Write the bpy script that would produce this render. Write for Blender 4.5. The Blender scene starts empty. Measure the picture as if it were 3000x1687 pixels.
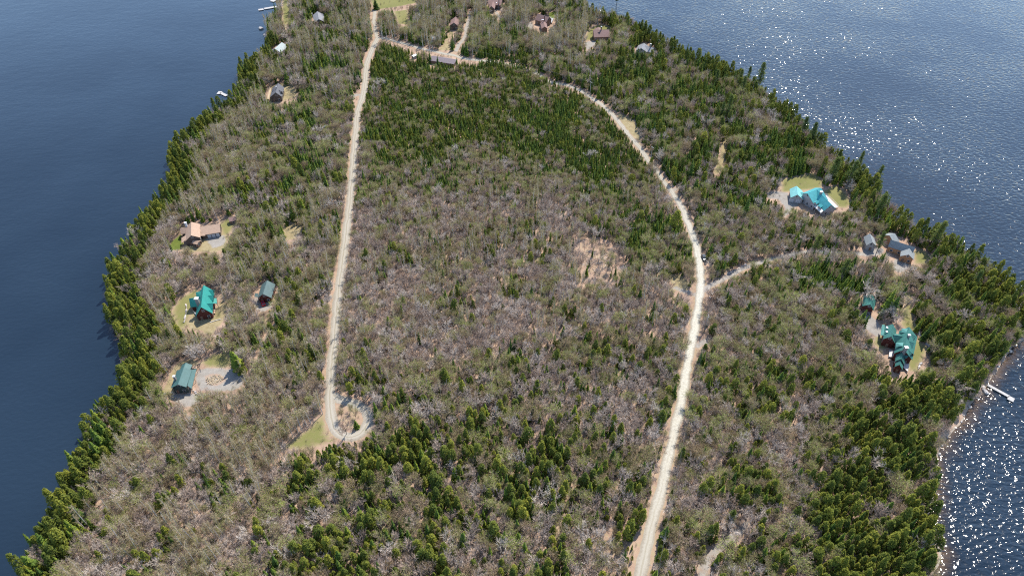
import bpy, bmesh, math, random
import numpy as np
R = math.radians
random.seed(7); RNG = np.random.default_rng(7)
S = bpy.context.scene
COL = S.collection

# ------------------------------------------------------------------ camera
F, CX, CY, CAMH, PITCH = 2000.0, 1500.0, 843.5, 230.0, 43.6
cd = bpy.data.cameras.new('camera'); cam = bpy.data.objects.new('camera', cd); COL.objects.link(cam)
cam.location = (0, 0, CAMH); cam.rotation_euler = (R(90 - PITCH), 0, 0)
cd.sensor_width = 36; cd.lens = F / 3000 * 36; cd.clip_start = 1; cd.clip_end = 20000
S.camera = cam
# ------------------------------------------------------------------ world, sun, exposure
SUN_AZ, SUN_EL = 29.0, 54.0          # azimuth to the right of the view direction
w = bpy.data.worlds.new('World'); S.world = w; w.use_nodes = True
nt = w.node_tree; bg = nt.nodes['Background']
sky = nt.nodes.new('ShaderNodeTexSky'); sky.sky_type = 'NISHITA'; sky.sun_disc = False
sky.sun_elevation = R(SUN_EL); sky.sun_rotation = R(SUN_AZ); sky.altitude = 200; sky.air_density = 1.0; sky.dust_density = 0.35; sky.ozone_density = 1.0
nt.links.new(sky.outputs[0], bg.inputs[0]); bg.inputs[1].default_value = 0.15
ld = bpy.data.lights.new('sun', 'SUN'); sun = bpy.data.objects.new('sun', ld); COL.objects.link(sun)
ld.energy = 3.5; ld.angle = R(0.53); ld.color = (1.0, 0.945, 0.85)
sun.rotation_euler = (R(90 - SUN_EL), 0, -R(SUN_AZ) + math.pi); sun.location = (0, 0, 400)
# a sun lamp shines along its local -Z; tilt so that -Z points from the sun (az, el) to the ground
import mathutils
sdir = mathutils.Vector((math.sin(R(SUN_AZ)) * math.cos(R(SUN_EL)), math.cos(R(SUN_AZ)) * math.cos(R(SUN_EL)), math.sin(R(SUN_EL))))
sun.rotation_euler = sdir.to_track_quat('Z', 'Y').to_euler()
S.view_settings.view_transform = 'Standard'; S.view_settings.look = 'None'
S.view_settings.exposure = 1.14; S.view_settings.gamma = 1.0
S.render.engine = 'CYCLES'
S.cycles.max_bounces = 5; S.cycles.diffuse_bounces = 2; S.cycles.glossy_bounces = 2; S.cycles.transparent_max_bounces = 6
S.cycles.use_denoising = False; S.cycles.filter_width = 1.15
S.cycles.caustics_reflective = False; S.cycles.caustics_refractive = False

# ------------------------------------------------------------------ picture point -> place on the ground
LZ = 1.5
SP, CP = math.sin(R(PITCH)), math.cos(R(PITCH))
def at(px, py, z=LZ):
    u = (px - CX) / F; v = (py - CY) / F
    t = (CAMH - z) / (SP + v * CP)
    return (u * t, (CP - v * SP) * t)
def proj(x, y, z):
    zz = z - CAMH; dep = y * CP - zz * SP
    return CX + F * x / dep, CY - F * (y * SP + zz * CP) / dep
def scale_at(py): return (F / CAMH) * (SP + (py - CY) / F * CP)   # px per metre across

# ------------------------------------------------------------------ helpers
def tag(o, label=None, cat=None, group=None, kind=None):
    if label: o['label'] = label
    if cat: o['category'] = cat
    if group: o['group'] = group
    if kind: o['kind'] = kind
    return o
def obj(name, data, parent=None, loc=None, rz=0.0):
    o = bpy.data.objects.new(name, data); COL.objects.link(o)
    if parent: o.parent = parent
    if loc is not None: o.location = loc
    if rz: o.rotation_euler[2] = rz
    return o
def mesh(name, V, Fc, mats, midx=None, smooth=False):
    me = bpy.data.meshes.new(name); me.from_pydata([tuple(v) for v in V], [], [tuple(f) for f in Fc])
    for m in (mats if isinstance(mats, (list, tuple)) else [mats]): me.materials.append(m)
    if midx is not None: me.polygons.foreach_set('material_index', midx)
    if smooth: me.polygons.foreach_set('use_smooth', [True] * len(me.polygons))
    me.update(); return me
def empty(name, loc, rz=0.0):
    o = obj(name, None, None, loc, rz); o.empty_display_size = 0.5; return o
def boxd(cx, cy, cz, sx, sy, sz, rz=0.0):
    c, s = math.cos(rz), math.sin(rz); V = []
    for dz in (-.5, .5):
        for dx, dy in ((-.5, -.5), (.5, -.5), (.5, .5), (-.5, .5)):
            x, y = dx * sx, dy * sy
            V.append((cx + x * c - y * s, cy + x * s + y * c, cz + dz * sz))
    return V, [(0, 3, 2, 1), (4, 5, 6, 7), (0, 1, 5, 4), (1, 2, 6, 5), (2, 3, 7, 6), (3, 0, 4, 7)]
def box(name, mat, parent, c, s, rz=0.0):
    V, Fc = boxd(*c, *s, rz); return obj(name, mesh(name, V, Fc, mat), parent)
def tube_data(pts, rad, n=6):
    V, Fc = [], []
    for i, p in enumerate(pts):
        p = np.array(p, float)
        d = np.array(pts[min(i + 1, len(pts) - 1)], float) - np.array(pts[max(i - 1, 0)], float); d /= np.linalg.norm(d) + 1e-9
        a = np.cross(d, (0.31, 0.2, 0.93) if abs(d[2]) < .9 else (1, 0, 0)); a /= np.linalg.norm(a) + 1e-9; b = np.cross(d, a)
        for k in range(n):
            t = 2 * math.pi * k / n; V.append(p + rad[i] * (math.cos(t) * a + math.sin(t) * b))
    for i in range(len(pts) - 1):
        for k in range(n):
            k2 = (k + 1) % n; Fc.append((i * n + k, i * n + k2, (i + 1) * n + k2, (i + 1) * n + k))
    Fc.append(tuple(range(n))[::-1]); Fc.append(tuple((len(pts) - 1) * n + k for k in range(n)))
    return V, Fc

# ------------------------------------------------------------------ materials
class NT:
    def __init__(s, name):
        s.m = bpy.data.materials.new(name); s.m.use_nodes = True; s.t = s.m.node_tree
        s.b = s.t.nodes['Principled BSDF']; s.out = s.t.nodes['Material Output']
    def n(s, ty, **kw):
        nd = s.t.nodes.new(ty)
        for k, v in kw.items():
            if k.startswith('i_'):
                key = k[2:]; nd.inputs[int(key) if key.isdigit() else key].default_value = v
            else: setattr(nd, k, v)
        return nd
    def l(s, a, b): s.t.links.new(a, b)
    def noise(s, sc, det=3, rough=.55, vec=None, dist=0.0):
        nd = s.n('ShaderNodeTexNoise'); nd.inputs['Scale'].default_value = sc; nd.inputs['Detail'].default_value = det
        nd.inputs['Roughness'].default_value = rough; nd.inputs['Distortion'].default_value = dist
        if vec is not None: s.l(vec, nd.inputs['Vector'])
        return nd.outputs['Fac']
    def objco(s): return s.n('ShaderNodeTexCoord').outputs['Object']
    def pos(s): return s.n('ShaderNodeNewGeometry').outputs['Position']
    def ramp(s, fac, stops):
        r = s.n('ShaderNodeValToRGB'); e = r.color_ramp.elements
        while len(e) < len(stops): e.new(0.5)
        for k, (p, c) in enumerate(stops): e[k].position = p; e[k].color = (*c, 1)
        s.l(fac, r.inputs[0]); return r.outputs[0]
    def mixc(s, fac, a, b):
        m = s.n('ShaderNodeMix', data_type='RGBA')
        for v, k in ((fac, 0), (a, 6), (b, 7)):
            if isinstance(v, (tuple, list)): m.inputs[k].default_value = (*v, 1)
            elif isinstance(v, float): m.inputs[k].default_value = v
            else: s.l(v, m.inputs[k])
        return m.outputs[2]
    def math(s, op, a, b=None, clamp=False):
        m = s.n('ShaderNodeMath', operation=op, use_clamp=clamp)
        for k, v in ((0, a), (1, b)):
            if v is None: continue
            if isinstance(v, (int, float)): m.inputs[k].default_value = v
            else: s.l(v, m.inputs[k])
        return m.outputs[0]
    def smooth(s, x, lo, hi):
        m = s.n('ShaderNodeMapRange', interpolation_type='SMOOTHSTEP')
        s.l(x, m.inputs[0]); m.inputs[1].default_value = lo; m.inputs[2].default_value = hi; return m.outputs[0]
    def attr(s, name): 
        a = s.n('ShaderNodeAttribute'); a.attribute_name = name; return a.outputs['Fac']
    def bump(s, h, strength, dist):
        b = s.n('ShaderNodeBump'); b.inputs['Strength'].default_value = strength; b.inputs['Distance'].default_value = dist
        s.l(h, b.inputs['Height']); s.l(b.outputs[0], s.b.inputs['Normal']); return b
    def base(s, c, rough=.8, spec=.3):
        if isinstance(c, tuple): s.b.inputs['Base Color'].default_value = (*c, 1)
        else: s.l(c, s.b.inputs['Base Color'])
        s.b.inputs['Roughness'].default_value = rough; s.b.inputs['Specular IOR Level'].default_value = spec; return s.m

def m_plain(name, c, rough=.7, var=.18, sc=1.5, spec=.3, metal=0.0):
    n = NT(name); f = n.noise(sc, 4, .6, n.pos())
    c2 = tuple(max(0, x * (1 - var)) for x in c); c3 = tuple(min(1, x * (1 + var)) for x in c)
    n.base(n.ramp(f, [(.3, c2), (.7, c3)]), rough, spec); n.b.inputs['Metallic'].default_value = metal
    return n.m
def m_leaf(name, stops, trans=.25, rough=.75, isl=.5):
    n = NT(name); oi = n.n('ShaderNodeObjectInfo').outputs['Random']; ge = n.n('ShaderNodeNewGeometry').outputs['Random Per Island']
    f = n.math('ADD', n.math('MULTIPLY', oi, 1 - isl), n.math('MULTIPLY', ge, isl))
    c = n.ramp(f, stops)
    n.base(c, rough, .15)
    if trans:
        tr = n.n('ShaderNodeBsdfTranslucent'); n.l(c, tr.inputs[0]); mx = n.n('ShaderNodeMixShader'); mx.inputs[0].default_value = trans
        n.l(n.b.outputs[0], mx.inputs[1]); n.l(tr.outputs[0], mx.inputs[2]); n.l(mx.outputs[0], n.out.inputs[0])
    return n.m
def m_metalroof(name, c, seam=.45):
    # standing seam metal sheet: narrow raised ribs as relief, faint weathering in the paint
    n = NT(name); p = n.objco(); f = n.noise(.6, 4, .6, p)
    n.base(n.ramp(f, [(.25, tuple(x * .86 for x in c)), (.75, tuple(min(1, x * 1.12) for x in c))]), .6, .35)
    f2 = n.noise(2.5, 2, .5, p); n.bump(f2, .15, .03)
    return n.m
def m_shingle(name, c):
    n = NT(name); p = n.objco(); f = n.noise(1.2, 5, .7, p); g = n.noise(9, 2, .5, p)
    k = n.math('ADD', n.math('MULTIPLY', f, .6), n.math('MULTIPLY', g, .4))
    n.base(n.ramp(k, [(.3, tuple(x * .75 for x in c)), (.7, tuple(min(1, x * 1.2) for x in c))]), .9, .2); n.bump(g, .3, .03); return n.m

M = {}
M['spruce'] = m_leaf('spruce_needles', [(0, (0.0330, 0.0638, 0.0180)), (.4, (0.0858, 0.1364, 0.0220)), (.75, (0.1760, 0.2200, 0.0260)), (1, (0.2860, 0.2970, 0.0300))])
M['cedar'] = m_leaf('cedar_foliage', [(0, (0.0462, 0.0726, 0.0180)), (.4, (0.1188, 0.1430, 0.0240)), (.75, (0.2145, 0.2200, 0.0300)), (1, (0.3300, 0.3025, 0.0420))])
M['pine'] = m_leaf('pine_needles', [(0, (.060, .095, .032)), (.5, (.12, .16, .040)), (1, (.21, .225, .05))])
M['twig'] = m_leaf('bare_twigs', [(0, (0.3300, 0.2332, 0.1734)), (.4, (0.4290, 0.3339, 0.2703)), (.7, (0.5280, 0.4346, 0.3570)), (1, (0.6600, 0.5671, 0.4794))], 0, .85, .12)
M['twig2'] = m_leaf('brown_twigs', [(0, (0.2800, 0.1890, 0.1300)), (.5, (0.3920, 0.2808, 0.2028)), (1, (0.5040, 0.3834, 0.2912))], 0, .85, .4)
M['bud'] = m_leaf('spring_buds', [(0, (.31, .225, .145)), (.3, (.30, .25, .125)), (.55, (.27, .285, .10)), (1, (.35, .40, .095))], .3, .8, .2)
M['budpale'] = m_leaf('birch_buds', [(0, (.25, .205, .125)), (.5, (.30, .27, .13)), (1, (.36, .36, .13))], .3, .8, .45)
M['yellow'] = m_leaf('yellow_green_leaves', [(0, (.22, .24, .03)), (1, (.36, .38, .05))], .3, .8, .6)
M['bark'] = m_plain('grey_bark', (.19, .165, .15), .9, .3, 3)
M['barkd'] = m_plain('dark_bark', (.10, .078, .062), .9, .3, 3)
M['birchbark'] = m_plain('birch_bark', (.58, .55, .50), .8, .25, 4)
M['litter_brush'] = m_leaf('undergrowth_twigs', [(0, (.20, .15, .12)), (.4, (.30, .235, .185)), (.6, (.23, .235, .11)), (.8, (.25, .28, .10)), (1, (.42, .35, .30))], 0, .9, .7)
M['rock'] = m_plain('granite', (.36, .335, .32), .85, .25, 1.5)
M['rockpink'] = m_plain('pink_granite', (.47, .40, .35), .85, .25, 1.5)
M['dock'] = m_plain('weathered_dock_boards', (.36, .345, .33), .8, .16, 2)
M['deckpale'] = m_plain('pale_deck_boards', (0.528, 0.488, 0.456), .8, .1, 2)
M['deckbrown'] = m_plain('stained_deck_boards', (.40, .28, .19), .8, .15, 2)
M['pole'] = m_plain('weathered_pole', (.42, .39, .36), .85, .15, 2)
M['wire'] = m_plain('dark_wire', (.10, .10, .10), .6, .05)
M['metal'] = m_plain('galvanised_metal', (.5, .52, .54), .5, .1)
M['glass'] = m_plain('window_glass', (.03, .045, .06), .08, .05, 1, .6)
M['white'] = m_plain('white_paint', (0.592, 0.584, 0.560), .6, .06)
M['door'] = m_plain('garage_door_paint', (0.496, 0.512, 0.528), .55, .06)
M['brick'] = m_plain('chimney_stone', (.26, .235, .22), .9, .25, 4)
M['redwall'] = m_plain('red_stained_siding', (.095, .026, .020), .75, .2, 3)
M['darkwall'] = m_plain('dark_stained_siding', (.11, .085, .07), .8, .25, 3)
M['greenwall'] = m_plain('dark_green_siding', (.05, .075, .07), .75, .2, 3)
M['brownwall'] = m_plain('brown_siding', (.22, .14, .10), .8, .2, 3)
M['cedarwall'] = m_plain('cedar_siding', (.42, .23, .12), .75, .2, 3)
M['greywall'] = m_plain('grey_siding', (.34, .34, .34), .75, .15, 3)
M['teal'] = m_metalroof('teal_metal_roof', (.020, .205, .172))
M['green'] = m_metalroof('green_metal_roof', (.040, .142, .118))
M['greenpale'] = m_metalroof('pale_green_metal_roof', (.085, .235, .20))
M['greengrey'] = m_metalroof('green_grey_metal_roof', (.075, .118, .115))
M['darkgreen'] = m_metalroof('dark_green_metal_roof', (.050, .112, .105))
M['cyan'] = m_metalroof('turquoise_metal_roof', (.045, .25, .265))
M['cyanpale'] = m_metalroof('pale_turquoise_metal_roof', (.17, .40, .39))
M['tan'] = m_shingle('tan_shingles', (0.352, 0.244, 0.176))
M['brownroof'] = m_shingle('brown_shingles', (0.216, 0.140, 0.124))
M['darkroof'] = m_shingle('dark_grey_shingles', (0.116, 0.116, 0.124))
M['greyroof'] = m_shingle('grey_shingles', (0.200, 0.200, 0.208))
M['palegrey'] = m_shingle('pale_grey_green_shingles', (0.336, 0.376, 0.360))
M['slate'] = m_shingle('slate_green_shingles', (.215, .23, .228))
M['longbrown'] = m_shingle('purple_brown_roof', (.17, .14, .145))
M['rubber'] = m_plain('tyre_rubber', (.02, .02, .02), .8, .1)
M['carblack'] = m_plain('dark_car_paint', (.025, .03, .04), .25, .1, 1, .5)
M['carred'] = m_plain('red_car_paint', (.55, .015, .03), .25, .08, 1, .5)
M['lamp'] = m_plain('headlamp_lens', (.75, .76, .78), .15, .05, 1, .6)
M['taillamp'] = m_plain('tail_lamp_lens', (.4, .02, .02), .2, .05, 1, .6)
M['sandcut'] = m_plain('split_firewood', (.38, .30, .20), .85, .25, 2)

# gravel road
n = NT('gravel_road'); p = n.pos()
f1 = n.noise(.12, 4, .6, p); f2 = n.noise(1.3, 4, .65, p); ac = n.attr('across')
tr = n.n('ShaderNodeMath', operation='PINGPONG'); n.l(ac, tr.inputs[0]); tr.inputs[1].default_value = .5   # two wheel tracks
wob = n.math('ADD', tr.outputs[0], n.math('MULTIPLY', n.math('SUBTRACT', f2, .5), .16))
c = n.ramp(n.math('ADD', n.math('MULTIPLY', f1, .5), n.math('MULTIPLY', f2, .5)), [(.3, (.20, .17, .13)), (.5, (.265, .232, .185)), (.72, (.33, .298, .245))])
c = n.mixc(n.smooth(wob, .12, .38), c, (.325, .297, .247))
c = n.mixc(n.smooth(n.math('ABSOLUTE', n.math('SUBTRACT', n.math('ADD', ac, n.math('MULTIPLY', n.math('SUBTRACT', f1, .5), .25)), .5)), .10, .02), c, (.26, .23, .175))
c = n.mixc(n.math('MULTIPLY', n.attr('pale'), n.smooth(wob, .04, .30)), c, n.ramp(f2, [(.3, (.33, .305, .25)), (.6, (.46, .44, .375))]))
n.base(c, .9, .2); n.bump(f2, .4, .05); M['road'] = n.m
n = NT('gravel_drive'); p = n.pos(); f1 = n.noise(.25, 4, .6, p); f2 = n.noise(2, 4, .65, p)
c = n.ramp(n.math('ADD', n.math('MULTIPLY', f1, .5), n.math('MULTIPLY', f2, .5)), [(.3, (.21, .18, .15)), (.55, (.29, .26, .225)), (.72, (.36, .33, .29))])
n.base(c, .9, .2); M['drive'] = n.m

# ground: leaf litter, with lawn, dry grass, gravel, sand, by the ground's own patches
n = NT('forest_floor'); p = n.pos()
a = n.noise(.05, 4, .6, p); b = n.noise(.45, 5, .65, p); d = n.noise(3.0, 3, .6, p)
k = n.math('ADD', n.math('MULTIPLY', a, .35), n.math('ADD', n.math('MULTIPLY', b, .4), n.math('MULTIPLY', d, .25)))
c = n.ramp(k, [(.30, (0.1864, 0.1232, 0.0875)), (.46, (0.2903, 0.1971, 0.1426)), (.58, (0.3741, 0.2643, 0.1933)), (.72, (0.4460, 0.3382, 0.2484))])
nz = n.math('MULTIPLY', n.math('SUBTRACT', n.math('ADD', n.math('MULTIPLY', b, .6), n.math('MULTIPLY', d, .4)), .5), 1.1)
def patch(name, col, c):
    return n.mixc(n.smooth(n.math('ADD', n.attr(name), nz), .35, .65), c, col)
dry = n.ramp(n.math('ADD', n.math('MULTIPLY', b, .6), n.math('MULTIPLY', d, .4)), [(.32, (0.180, 0.137, 0.076)), (.52, (0.266, 0.216, 0.119)), (.7, (0.317, 0.266, 0.173))])
lawn = n.ramp(n.math('ADD', n.math('MULTIPLY', a, .4), n.math('ADD', n.math('MULTIPLY', b, .35), n.math('MULTIPLY', d, .25))), [(.33, (0.112, 0.119, 0.036)), (.5, (0.155, 0.155, 0.054)), (.68, (0.223, 0.194, 0.086))])
green = n.ramp(b, [(.3, (0.073, 0.100, 0.020)), (.7, (0.128, 0.151, 0.034))])
grav = n.ramp(n.math('ADD', n.math('MULTIPLY', b, .5), n.math('MULTIPLY', d, .5)), [(.32, (0.192, 0.170, 0.146)), (.5, (0.248, 0.227, 0.200)), (.7, (0.310, 0.284, 0.253))])
sand = n.ramp(b, [(.3, (0.230, 0.185, 0.135)), (.7, (0.332, 0.290, 0.243))])
c = patch('dry', dry, c); c = patch('lawn', lawn, c); c = patch('green', green, c); c = patch('gravel', grav, c); c = patch('sand', sand, c)
n.base(c, .95, .1); n.bump(d, .5, .15); M['ground'] = n.m

# lake water
n = NT('lake_water'); p = n.pos()
mp = n.n('ShaderNodeMapping'); n.l(p, mp.inputs[0]); mp.inputs['Rotation'].default_value = (0, 0, R(-14)); mp.inputs['Scale'].default_value = (.62, 1.0, 1)
w1 = n.noise(.6, 2, .45, mp.outputs[0], .3); w2 = n.noise(.16, 2, .5, mp.outputs[0]); gust = n.noise(.012, 2, .5, p)
g = n.smooth(gust, .25, .7)
sx = n.n('ShaderNodeSeparateXYZ'); n.l(p, sx.inputs[0]); lee = n.math('MULTIPLY', n.math('ADD', n.math('MULTIPLY', n.smooth(sx.outputs[0], -60, 120), .82), .18), n.math('SUBTRACT', 1.18, n.math('MULTIPLY', n.smooth(sx.outputs[1], 130, 420), .50)))   # the left side lies in the lee
h = n.math('ADD', n.math('MULTIPLY', n.math('MULTIPLY', w1, n.math('ADD', n.math('MULTIPLY', g, .36), .34)), lee), n.math('MULTIPLY', w2, .12))
bp = n.bump(h, 1.0, 1.0)
n.base(n.mixc(n.smooth(gust, .3, .7), (.0066, .0142, .0250), (.0115, .0220, .0360)), .115, .5); n.b.inputs['IOR'].default_value = 1.333
tb = n.n('ShaderNodeBsdfTransparent'); tb.inputs[0].default_value = (.66, .58, .50, 1)
mx = n.n('ShaderNodeMixShader'); n.l(n.math('MULTIPLY', n.attr('shallow'), .84), mx.inputs[0]); n.l(n.b.outputs[0], mx.inputs[1])
gl = n.n('ShaderNodeBsdfGlossy'); gl.inputs['Roughness'].default_value = .115; gl.inputs[0].default_value = (1, 1, 1, 1); n.l(bp.outputs[0], gl.inputs['Normal'])
fr = n.n('ShaderNodeFresnel'); fr.inputs[0].default_value = 1.333; n.l(bp.outputs[0], fr.inputs['Normal'])
m2 = n.n('ShaderNodeMixShader'); n.l(fr.outputs[0], m2.inputs[0]); n.l(tb.outputs[0], m2.inputs[1]); n.l(gl.outputs[0], m2.inputs[2])
n.l(m2.outputs[0], mx.inputs[2]); n.l(mx.outputs[0], n.out.inputs[0]); M['water'] = n.m

# ------------------------------------------------------------------ shoreline and roads
K = 3000 / 2576
def canopy(pts, z=9.0): return [at(x * K, y * K, z + LZ) for x, y in pts]
left_shore = canopy([(-150, 1640), (-60, 1520), (10, 1430), (62, 1330), (78, 1285), (130, 1205), (155, 1140), (195, 1090), (192, 1050), (228, 995), (255, 978), (288, 945), (293, 900), (284, 850), (294, 826), (262, 790), (258, 755), (256, 708), (268, 650), (294, 602), (322, 552), (350, 508), (404, 462), (415, 420), (420, 372), (436, 330), (492, 292), (530, 255), (566, 238), (594, 200), (594, 155), (616, 134), (650, 122)])
left_shore += [at(x, y, 0) for x, y in ((792, 128), (786, 112), (782, 100), (800, 62), (812, 48), (822, 26), (826, 0), (832, -60))]
top_far = [(-215, 700), (-200, 900), (130, 900)]
right_shore = canopy([(1455, -60), (1482, 6), (1530, 18), (1590, 34), (1640, 66), (1690, 92), (1740, 117), (1800, 141), (1850, 162), (1880, 182), (1932, 212), (1980, 246), (2010, 276), (2050, 316), (2090, 351), (2130, 384), (2170, 410), (2205, 440), (2228, 470), (2250, 505), (2310, 545), (2390, 572), (2470, 615), (2520, 655), (2560, 690), (2600, 735), (2625, 790)])
right_shore += [at(x, y, 0) for x, y in ((3030, 955), (3000, 990), (2955, 1042), (2918, 1085), (2893, 1127), (2868, 1168), (2835, 1205), (2797, 1243), (2770, 1290), (2745, 1345), (2736, 1435), (2728, 1524), (2737, 1590), (2755, 1612), (2738, 1668), (2735, 1760), (2700, 1950), (2600, 2200), (2300, 2400), (1200, 2450), (200, 2250), (-250, 2000))]
SHORE = np.array(left_shore + top_far + right_shore)

def seg_dist(P, A, B):
    d = B - A; t = np.clip(((P - A) @ d) / (d @ d + 1e-9), 0, 1)
    return np.hypot(*(P - (A + t[:, None] * d)).T), t
def road_near(P, c, off, out, reach=14):
    for j in range(0, len(c) - 1, 10):
        seg = c[j:j + 11]; sel = np.where((P[:, 0] > seg[:, 0].min() - reach) & (P[:, 0] < seg[:, 0].max() + reach) & (P[:, 1] > seg[:, 1].min() - reach) & (P[:, 1] < seg[:, 1].max() + reach))[0]
        if len(sel):
            for i in range(len(seg) - 1): out[sel] = np.minimum(out[sel], seg_dist(P[sel], seg[i], seg[i + 1])[0] - off)
def inside(P, poly):
    x, y = P[:, 0], P[:, 1]; r = np.zeros(len(P), bool); j = len(poly) - 1
    for i in range(len(poly)):
        xi, yi = poly[i]; xj, yj = poly[j]
        if yi != yj: r ^= ((yi > y) != (yj > y)) & (x < (xj - xi) * (y - yi) / (yj - yi) + xi)
        j = i
    return r
def sdist(P, poly):
    poly = np.asarray(poly, float); D = np.full(len(P), 1e9)
    for i in range(len(poly)): D = np.minimum(D, seg_dist(P, poly[i], poly[(i + 1) % len(poly)])[0])
    return np.where(inside(P, poly), D, -D)

ROADS = {   # name: (pixel centre line, full width in metres, verge left/right, material)
 'straight': ([(1107, 112), (1092, 141), (1080, 172), (1074, 192), (1066, 269), (1048, 330), (1040, 419), (1031, 524), (1022, 617), (1011, 710), (997, 815), (985, 920), (978, 1015), (971, 1080), (968, 1130), (967, 1180), (969, 1222), (979, 1252), (998, 1271), (1020, 1280), (1045, 1276), (1065, 1261), (1078, 1240), (1081, 1221), (1071, 1202), (1050, 1187), (1022, 1176), (995, 1168), (976, 1158)], 4.4, .5),
 'north': ([(1099, 30), (1096, 60), (1100, 88), (1107, 112), (1128, 112), (1159, 122), (1194, 131), (1226, 141), (1263, 149), (1296, 157), (1329, 163), (1354, 171), (1395, 177), (1458, 184), (1520, 198), (1570, 214), (1609, 240), (1660, 250), (1699, 265), (1722, 280), (1761, 307), (1792, 334), (1815, 361), (1839, 392), (1873, 431), (1893, 462), (1924, 501), (1947, 536), (1968, 562), (1997, 608), (2022, 670), (2036, 706), (2044, 739), (2050, 775), (2053, 819), (2051, 852), (2047, 885), (2042, 917), (2037, 950), (2028, 991), (2020, 1038), (2009, 1093), (2001, 1149), (1990, 1204), (1976, 1259), (1966, 1305), (1947, 1388), (1928, 1471), (1909, 1540), (1891, 1621), (1875, 1687), (1838, 1850), (1790, 2060)], 4.1, 1.1),
 'right_drive': ([(2051, 856), (2062, 850), (2080, 838), (2099, 829), (2132, 810), (2161, 795), (2186, 783), (2240, 766), (2318, 746), (2388, 738), (2450, 742), (2540, 744)], 2.9, .4),
 'left_stub': ([(2040, 862), (2020, 858), (2000, 851), (1980, 843)], 3.0, .6),
 'right_stub': ([(2036, 1012), (2062, 1003), (2078, 996)], 3.6, .6),
 'bottom_drive': ([(2040, 1720), (2060, 1672), (2072, 1641), (2100, 1612), (2135, 1585), (2186, 1536)], 3.0, .4),
 'cabin_drive': ([(968, 872), (950, 884), (935, 896)], 3.0, .5),
 'house_stub': ([(1064, 278), (1045, 278), (1032, 282)], 3.4, .5),
 'cottage_drive': ([(700, 1128), (722, 1110), (737, 1090), (752, 1062), (763, 1035), (772, 1008), (790, 975), (808, 950)], 1.7, .3),
 'cabin_lane': ([(1334, 152), (1346, 131), (1364, 104), (1367, 82), (1376, 50), (1379, 34)], 3.2, .6),
 'top_lane': ([(1446, 30), (1458, 42), (1465, 60)], 2.6, .4),
 'cyan_lane': ([(1968, 560), (1985, 552), (2015, 545), (2040, 548)], 3.0, .4),
}
def catmull(P, step=2.5):
    P = np.array(P, float); out = []
    for i in range(len(P) - 1):
        p0, p1, p2, p3 = P[max(i - 1, 0)], P[i], P[i + 1], P[min(i + 2, len(P) - 1)]
        k = max(2, int(np.linalg.norm(p2 - p1) / step))
        for t in np.arange(k) / k:
            out.append(.5 * (2 * p1 + (p2 - p0) * t + (2 * p0 - 5 * p1 + 4 * p2 - p3) * t * t + (3 * p1 - p0 - 3 * p2 + p3) * t ** 3))
    out.append(P[-1]); return np.array(out)
MINOR = ('left_stub', 'right_stub', 'house_stub', 'bottom_drive', 'cabin_drive', 'cottage_drive', 'top_lane', 'cyan_lane')      # tracks that are only worn ground
ROADW = {k: (catmull([at(*q) for q in v[0]]), v[1], v[2]) for k, v in ROADS.items()}

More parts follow.
